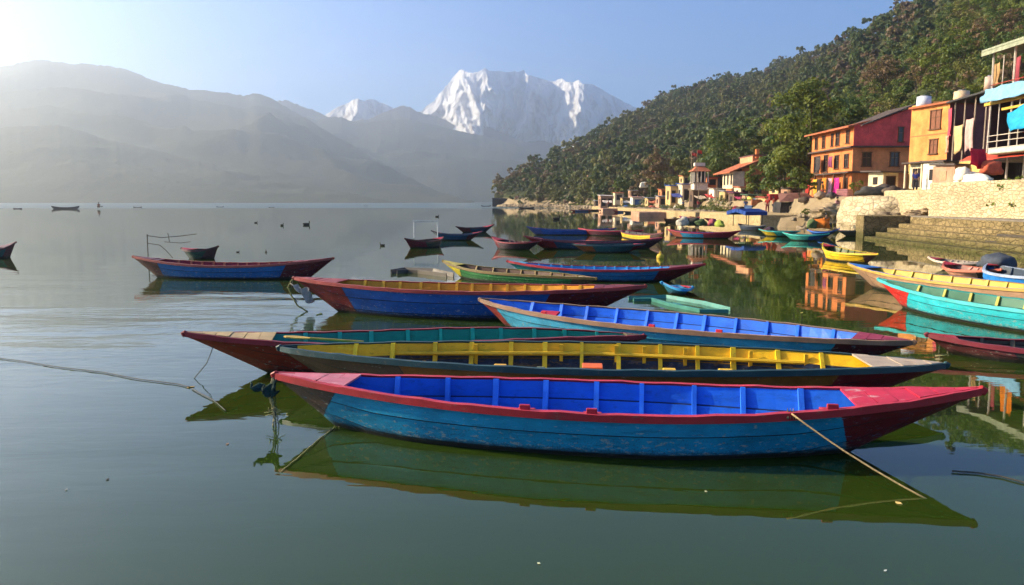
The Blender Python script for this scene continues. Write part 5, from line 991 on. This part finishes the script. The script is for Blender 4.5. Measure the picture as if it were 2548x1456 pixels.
m = MB(); m.tube([Mx @ Vector((kx-.03+.012*k, -wg_(kx)+(.06 if k%2 else -.035), zg_(kx)+(.03 if k%2 else -.03))) for k in range(7)], .011, 6); o = m.build('rope_knot', ROPE, smooth=True); tag(o, 'knot of tan rope wound round the front boat gunwale', 'rope')
rope([W(-60,884,.012), W(60,899,.012), W(150,914,.012), W(255,926,.012), W(350,944,.012), W(440,955,.012), W(472,963,.012)], .0065, DROPE, 'long dark rope floating across the water at the left', wig=.004)
rope([W(478,967,.012), W(500,980,.012), W(530,995,.012), W(562,1022,.012)], .007, DROPE, 'short dark rope floating toward the reflection of the red bow', wig=.003)
tp = B['teal'][0]; Mt = Matrix.Translation(tp.location) @ Matrix.Rotation(tp.rotation_euler[2], 4, 'Z')
rope([Mt @ Vector((.36,-.05,.42)), Mt @ Vector((.28,-.16,.2)), W(483,942,0)], .006, DROPE, 'thin dark line dropping from the red bow into the water', wig=.002)
rope([W(2368,1172,.012), W(2430,1176,.012), W(2490,1185,.012), W(2600,1214,.012)], .008, DROPE, 'dark rope floating at the right edge near the bottom', wig=.003)
rope([W(835,1062,.01), W(790,1095,.01), W(740,1140,.01), W(700,1172,.01)], .0042, FROPE, 'pale frayed rope floating under the front bow', wig=.004)
rope([W(842,1062,.01), W(905,1040,.01)], .005, FROPE, 'scrap of pale rope lying against the brown bow panel', wig=.003)
rt = empty('tangled_rope', Mx @ Vector((-.02,0,.5)), 0, 'frayed tangle of pale rope hanging from the tip of the front boat to the water', 'rope')
t0 = Vector((0,0,0)); rr = random.Random(9)
for k in range(6):
    a = rr.uniform(-.03,.05); pts = [t0+Vector((a*.5,-.03,0)), t0+Vector((a-.02,-.07,-.16)), t0+Vector((.02+a*.5,-.10,-.34-.01*k)), t0+Vector((.03+a,-.12,-.52))]
    rope(pts, .0055, FROPE if k % 3 else DROPE, 'strand', wig=.007, parent=rt, name='strand')
for k in range(5):
    pts = [t0+Vector((.02,-.1,-.30)), t0+Vector((.02+rr.uniform(-.09,.09),-.1,-.34)), t0+Vector((.02+rr.uniform(-.12,.12),-.1,-.28-rr.uniform(0,.2)))]; rope(pts, .004, FROPE, 'strand', wig=.005, parent=rt, name='strand')
# dark net draped off the front bow
def drape(o_, pts, col, label, seed, name='net', cat='net', sol=.012):
    nx = 12; a, b, c = [Vector(p) for p in pts]; vs = []; rr_ = random.Random(seed); fs = []
    for j in range(9):
        for i in range(nx+1):
            u, v = i/nx, j/8; p = a.lerp(b, u); q = c+(p-c)*(.25+.0*u); s = p.lerp(q, v); k = .035*math.sin(u*13+seed+v*4)+.02*math.sin(u*29+v*11)
            vs.append(s+Vector((k*.5, k-.02, -.05*math.sin(math.pi*u)*(1-v)+k*.6)))
    m = MB(); m.add(vs, [(j*(nx+1)+i, j*(nx+1)+i+1, (j+1)*(nx+1)+i+1, (j+1)*(nx+1)+i) for j in range(8) for i in range(nx)])
    o = m.build(name, simple('drape_%d' % seed, col, .8, .4, 12, .3, .6, .02), None, True); md = o.modifiers.new('thickness', 'SOLIDIFY'); md.thickness = sol; o.location = o_
    return tag(o, label, cat)
drape(Mx @ Vector((0,0,0)), [(-.27,-.02,.46),(.03,-.03,.49),(-.0,-.06,.27)], (.015,.045,.04), 'dark green net bunched on the tip of the front boat', 3)
nv = B['navy'][0]; Mn = Matrix.Translation(nv.location) @ Matrix.Rotation(nv.rotation_euler[2], 4, 'Z')
drape(Mn @ Vector((0,0,0)), [(-.05,-.06,.62),(.38,-.12,.52),(.42,-.10,.06)], (.50,.42,.38), 'pale torn cloth hanging from the left tip of the navy boat', 4, 'torn_cloth', 'cloth')
rope([Mn @ Vector((-.05,-.02,.68)), Mn @ Vector((-.14,-.04,.5)), Mn @ Vector((-.02,-.1,.3)), Mn @ Vector((.12,-.14,.12)), Mn @ Vector((.36,-.16,.0))], .018, simple('olive_rope', (.16,.15,.05)), 'thick olive rope looping below the left tip of the navy boat', wig=.01)
rope([Mn @ Vector((-.04,.02,.66)), Mn @ Vector((-.10,-.06,.36)), Mn @ Vector((.1,-.12,.2))], .012, DROPE, 'second darker rope looped beside the pale torn cloth', wig=.01)
# things lying in the yellow boat
yb, Ly, wy, zy = B['yellow']
for t, yy_, s, c_ in ((.355,-.42,(.15,.14,.13),(.66,.36,.02)),(.415,-.40,(.10,.10,.10),(.10,.12,.06)),(.49,-.38,(.24,.26,.17),(.62,.11,.02)),(.60,-.42,(.15,.14,.13),(.7,.42,.02)),(.68,-.42,(.16,.14,.13),(.7,.42,.02)),(.235,-.36,(.10,.12,.10),(.6,.33,.03))):
    m = MB(); m.box((Ly*t, yy_*wy(Ly*t)/.78, zy(Ly*t)-.12), s, .0); m.build('seat_block', paint('block_%d' % int(t*100), c_, .35), yb, bevel=.008)
for t in (.30,.44,.53,.575,.64,.74,.82):
    m = MB(); x = Ly*t; m.box((x, wy(x)-.10, zy(x)-.17), (.045,.035,.30)); m.build('post', paint('yellow_post', (.74,.44,.02), .3), yb)
m = MB(); m.tube([(Ly*.12, .42, zy(Ly*.2)-.13), (Ly*.5, wy(Ly*.5)-.07, zy(Ly*.5)-.14), (Ly*.86, .42, zy(Ly*.82)-.13)], .028, 6); m.build('stringer', paint('yellow_post', (.7,.4,.02)), yb)
def paddle(p, rz, tilt, label, col=(.55,.36,.05), L=1.5):
    r = empty('paddle', p, rz, label, 'paddle'); r.rotation_euler[1] = tilt; pm = paint('paddle_%s' % label[:8], col, .4); m = MB(); m.tube([(0,0,0),(L*.7,0,0)], .018, 6); m.build('shaft', pm, r)
    m = MB(); bl = [(L*.66,.0),(L*.74,.07),(L*.88,.10),(L*1.0,.06),(L*1.03,0),(L*1.0,-.06),(L*.88,-.10),(L*.74,-.07)]; m.slab(bl, -.009, .009); m.build('blade', pm, r, bevel=.004)
Ptl = Mt @ Vector((2.35,-.12,.40)); paddle(Ptl, tp.rotation_euler[2]+math.pi+.12, -.13, 'yellow wooden paddle lying over the edge of the tan foredeck', L=1.05)
# pale stones of the rim and a red cushion in the cobalt boat
cbR, Lc, wc_, zc_ = B['cobalt']; m = MB(); m.box((Lc*.235, -wc_(Lc*.235)+.26, zc_(Lc*.235)-.03), (.34,.24,.035), .1, 0, .25); m.build('seat', paint('crimson_seat', (.42,.015,.04), .3), cbR, bevel=.006)
frR = root
# leaves and scraps afloat
rr = random.Random(21)
lv = [(475,963,.07,(.55,.33,.08),'yellow leaf caught at the end of the long floating rope'),(2237,1252,.045,(.6,.42,.15),'pale yellow leaf afloat in the dark reflection at lower right'),(268,1193,.03,(.05,.04,.03),'dark scrap afloat at lower left'),(165,1219,.02,(.6,.6,.5),'tiny white fleck left of the dark scrap'),(2203,1420,.02,(.65,.65,.6),'white fleck at the bottom right corner'),(1341,1402,.02,(.6,.6,.4),'white fleck at the bottom centre'),
      (1757,1223,.02,(.5,.5,.35),'pale fleck under the hull of the front boat'),(566,1105,.035,(.4,.25,.15),'brownish fleck at the tip of the red bow reflection'),(795,782,.16,(.05,.09,.02),'broad green leaf afloat beside the navy boat bow'),(1995,778,.06,(.5,.4,.1),'yellow fleck in the tree reflection'),(2140,870,.05,(.4,.22,.06),'rusty leaf between the cobalt boat and the turquoise one')]
for px,py,s,c_,lb in lv:
    s *= .7; p = W(px,py,.004); m = MB(); n_ = 8; vs = [(s*math.cos(2*math.pi*k/n_), s*.55*math.sin(2*math.pi*k/n_), s*.1*math.cos(k*2)) for k in range(n_)]; vs += [(x*.9,y*.9,z+.003) for x,y,z in vs]
    m.add(vs, [tuple(range(n_))[::-1], tuple(range(n_,2*n_))]+[(k,(k+1)%n_,n_+(k+1)%n_,n_+k) for k in range(n_)]); o = m.build('floating_leaf', simple('leaf_%d_%d' % (px,py), c_, .7, .2, 20)); o.location = p; o.rotation_euler = (0,0,rr.uniform(0,3)); tag(o, lb, 'leaf', 'leaves and scraps afloat')
# ducks and a float
dm = simple('dark_feathers', (.03,.025,.02), .8); pm_ = simple('pale_bill', (.4,.3,.12))
def duck(px, py, rz, label, s=1.0):
    p = W(px,py,0); bm = bmesh.new(); bmesh.ops.create_uvsphere(bm, u_segments=14, v_segments=10, radius=1)
    for v in bm.verts:
        x,y,z = v.co; v.co = Vector((x*.24+(-.06*max(0,-x)), y*.12*(1-.35*abs(x)), z*.11+.06+.07*max(0,-x-.4)))
    me = bpy.data.meshes.new('duck'); bm.to_mesh(me); bm.free(); r = empty('duck', p, rz, label, 'duck', 'ducks on the lake'); s *= .55; r.scale = (s,s,s); link('body', me, dm, r, True)
    m = MB(); m.tube([(.16,0,.08),(.21,0,.18),(.20,0,.26),(.22,0,.31)], [.05,.035,.035,.045], 8); m.build('head', dm, r, True); m = MB(); m.tube([(.25,0,.31),(.33,0,.29)], [.022,.008], 6); m.build('bill', pm_, r)
for k,(px,py,rz,s,lb) in enumerate([(702,562,1.2,1.6,'small dark duck, left of the pair in mid lake'),(763,560,.2,2.4,'larger dark duck with raised head, right of the pair in mid lake'),(1088,540,0,2.0,'dark duck swimming before the trio of boats'),(951,612,2.9,1.0,'little duck left of the maroon bowed boat'),(1385,547,.3,3.4,'big dark bird spreading beside the shore reflections'),(637,555,.1,1.2,'pale brown duck left of the small dark one'),(660,652,1.9,.7,'duck near the right tip of the lone blue boat'),(592,664,.3,.5,'tiny duckling close behind the lone blue boat')]):
    if k == 6: px,py = 662,652
    duck(px, py if py < 650 else 628, rz, lb, s)
bm = bmesh.new(); bmesh.ops.create_uvsphere(bm, u_segments=16, v_segments=12, radius=.16); bmesh.ops.create_cone(bm, segments=8, radius1=.05, radius2=.03, depth=.1, cap_ends=True, matrix=Matrix.Translation((0,0,.19))); me = bpy.data.meshes.new('buoy'); bm.to_mesh(me); bm.free()
o = link('buoy', me, simple('yellow_float', (.62,.42,.04)), None, True); o.location = W(1643,640,.05); tag(o, 'round yellow float between the moored cluster and the swamped boat', 'buoy')
# people
skin_m = simple('skin', (.22,.11,.06), .6, .1); hair_m = simple('black_hair', (.01,.009,.008), .5)
def skinned(name, verts, edges, rad, mat, parent, sub=1):
    me = bpy.data.meshes.new(name); me.from_pydata(verts, edges, []); o = link(name, me, mat, parent)
    o.modifiers.new('skin', 'SKIN'); sv = me.skin_vertices[0].data
    for v, r in zip(sv, rad): v.radius = (r, r) if not isinstance(r, tuple) else r
    sv[0].use_root = True; sb = o.modifiers.new('sub', 'SUBSURF'); sb.levels = sub; sb.render_levels = sub; return o
def person(p, rz, label, top, low, pose=0, s=1.0, seated=False):
    r = empty('person', p, rz, label, 'person', 'people along the shore'); r.scale = (s,s,s); k = pose*.12
    hip = .92 if not seated else .30
    V = [(0,0,hip),(0,0,hip+.25),(0,.0,hip+.50),(0,-.01,hip+.60),(0,-.02,hip+.74)]; E = [(0,1),(1,2),(2,3),(3,4)]; Rr = [(.14,.10),(.13,.09),(.16,.09),.05,(.085,.10)]
    for sx in (-1,1):
        n0 = len(V); V += [(sx*.19,0,hip+.48),(sx*.24,-.03+k*sx,hip+.22),(sx*.22,-.14-k,hip+.02),(sx*.21,-.18-k,hip-.07)]; E += [(2,n0),(n0,n0+1),(n0+1,n0+2),(n0+2,n0+3)]; Rr += [.06,.045,.036,.03]
        n0 = len(V)
        if seated: V += [(sx*.10,0,hip-.02),(sx*.13,-.42,hip+.12),(sx*.12,-.48,.04),(sx*.12,-.6,.03)]
        else: V += [(sx*.10,0,hip-.06),(sx*.11,-.03+k*sx,.48),(sx*.11,.02+k*sx*1.4,.06),(sx*.11,-.12+k*sx*1.4,.03)]
        E += [(0,n0),(n0,n0+1),(n0+1,n0+2),(n0+2,n0+3)]; Rr += [.095,.065,.042,.035]
    skinned('body', V, E, Rr, skin_m, r, 1)
    TV = [V[0],V[1],V[2],(0,0,hip+.53)]; TE = [(0,1),(1,2),(2,3)]; TR = [(.165,.125),(.15,.11),(.18,.115),(.09,.08)]
    for sx in (0,1): b0 = 5+sx*8; n0 = len(TV); TV += [V[b0],V[b0+1]]; TE += [(2,n0),(n0,n0+1)]; TR += [.08,.065]
    skinned('shirt', TV, TE, TR, simple('cloth_t%d%d%d' % tuple(int(c*99) for c in top), top, .85), r, 1)
    LV = [V[0]]; LE = []; LR = [(.155,.125)]
    for sx in (0,1): b0 = 9+sx*8; n0 = len(LV); LV += [V[b0],V[b0+1],(V[b0+2][0],V[b0+2][1],V[b0+2][2]+.04)]; LE += [(0,n0),(n0,n0+1),(n0+1,n0+2)]; LR += [.11,.085,.07]
    skinned('trousers', LV, LE, LR, simple('cloth_l%d%d%d' % tuple(int(c*99) for c in low), low, .85), r, 1)
    bm = bmesh.new(); bmesh.ops.create_uvsphere(bm, u_segments=10, v_segments=8, radius=1)
    for v in bm.verts: v.co = Vector((v.co.x*.10, v.co.y*.115+.03, v.co.z*.115+hip+.80))
    me = bpy.data.meshes.new('hair'); bm.to_mesh(me); bm.free(); link('hair', me, hair_m, r, True); return r
def gz(x, y, mn=0): return max(mn, float(ground_z(x, y)))
for (px,y,z,rz,pose,top,low,lb,seat) in [
    (2084,68.0,1.0,.4,.3,(.55,.30,.28),(.50,.44,.40),'person in a pink top and pale trousers on the dark landing below the pink house',False),
    (1910,86.0,1.13,-.6,.8,(.50,.03,.03),(.20,.03,.04),'person in red walking on the quay left of the black cloth fence',False),
    (1925,88.0,1.13,.9,.4,(.45,.10,.05),(.05,.05,.07),'person in orange red beside the one in red on the quay',False),
    (1738,121.0,.95,.2,.5,(.35,.03,.04),(.04,.04,.05),'person in dark red standing by the bamboo pole on the quay',False),
    (1795,117.0,.95,2.0,.6,(.55,.50,.42),(.06,.06,.1),'person in white before the whitewashed shed',False),
    (1856,100.0,.95,-.3,.3,(.06,.10,.25),(.05,.05,.05),'person in blue between the salmon stall and the quay',False),
    (1700,140.0,.9,.4,.5,(.05,.12,.30),(.03,.03,.04),'person in blue in front of the taller cream shack',False),
    (1514,180.0,.8,.4,.5,(.4,.08,.05),(.05,.04,.04),'person in red by the salmon boathouse',False),
    (2275,62.5,3.2,-.5,.2,(.03,.04,.25),(.03,.03,.04),'person in indigo at the door of the orange house shop',False),
    (2205,74.0,2.75,.3,.3,(.45,.06,.05),(.15,.06,.05),'person in red beside the cream lean-to',False),
    (2045,78.8,2.6,.7,.3,(.50,.25,.04),(.35,.05,.04),'person in orange before the ground floor of the pink house',False)]:
    x = (px-1274)/FPX*y*cp*1.0; person((x,y,z), rz, lb, top, low, pose, 1.0, seat)
q = W(247,520,0); person((q.x,q.y-.2,.25), .3, 'tiny rower seated in a boat far out on the lake', (.30,.10,.05), (.1,.05,.04), 0, 1.6, True)
p = W(2010+45,571,.3); person((p.x,p.y,.35), .2, 'person in orange leaning over the bright blue boat', (.62,.18,.02), (.03,.04,.05), .6, 1.0, True)
HAZE = 0.00031
# ======================= HAZE =======================
hm = bpy.data.materials.new('morning_haze'); hm.use_nodes = True; t = hm.node_tree; t.nodes.clear()
ou = t.nodes.new('ShaderNodeOutputMaterial'); pv = t.nodes.new('ShaderNodeVolumePrincipled')
pv.inputs['Color'].default_value = (.82,.905,1.0,1); pv.inputs['Density'].default_value = HAZE; pv.inputs['Anisotropy'].default_value = .76
t.links.new(pv.outputs[0], ou.inputs['Volume'])
mb = MB(); mb.box((-400, 2300, 394), (9600, 5600, 796)); hz = mb.build('haze', hm); tag(hz, kind='stuff')
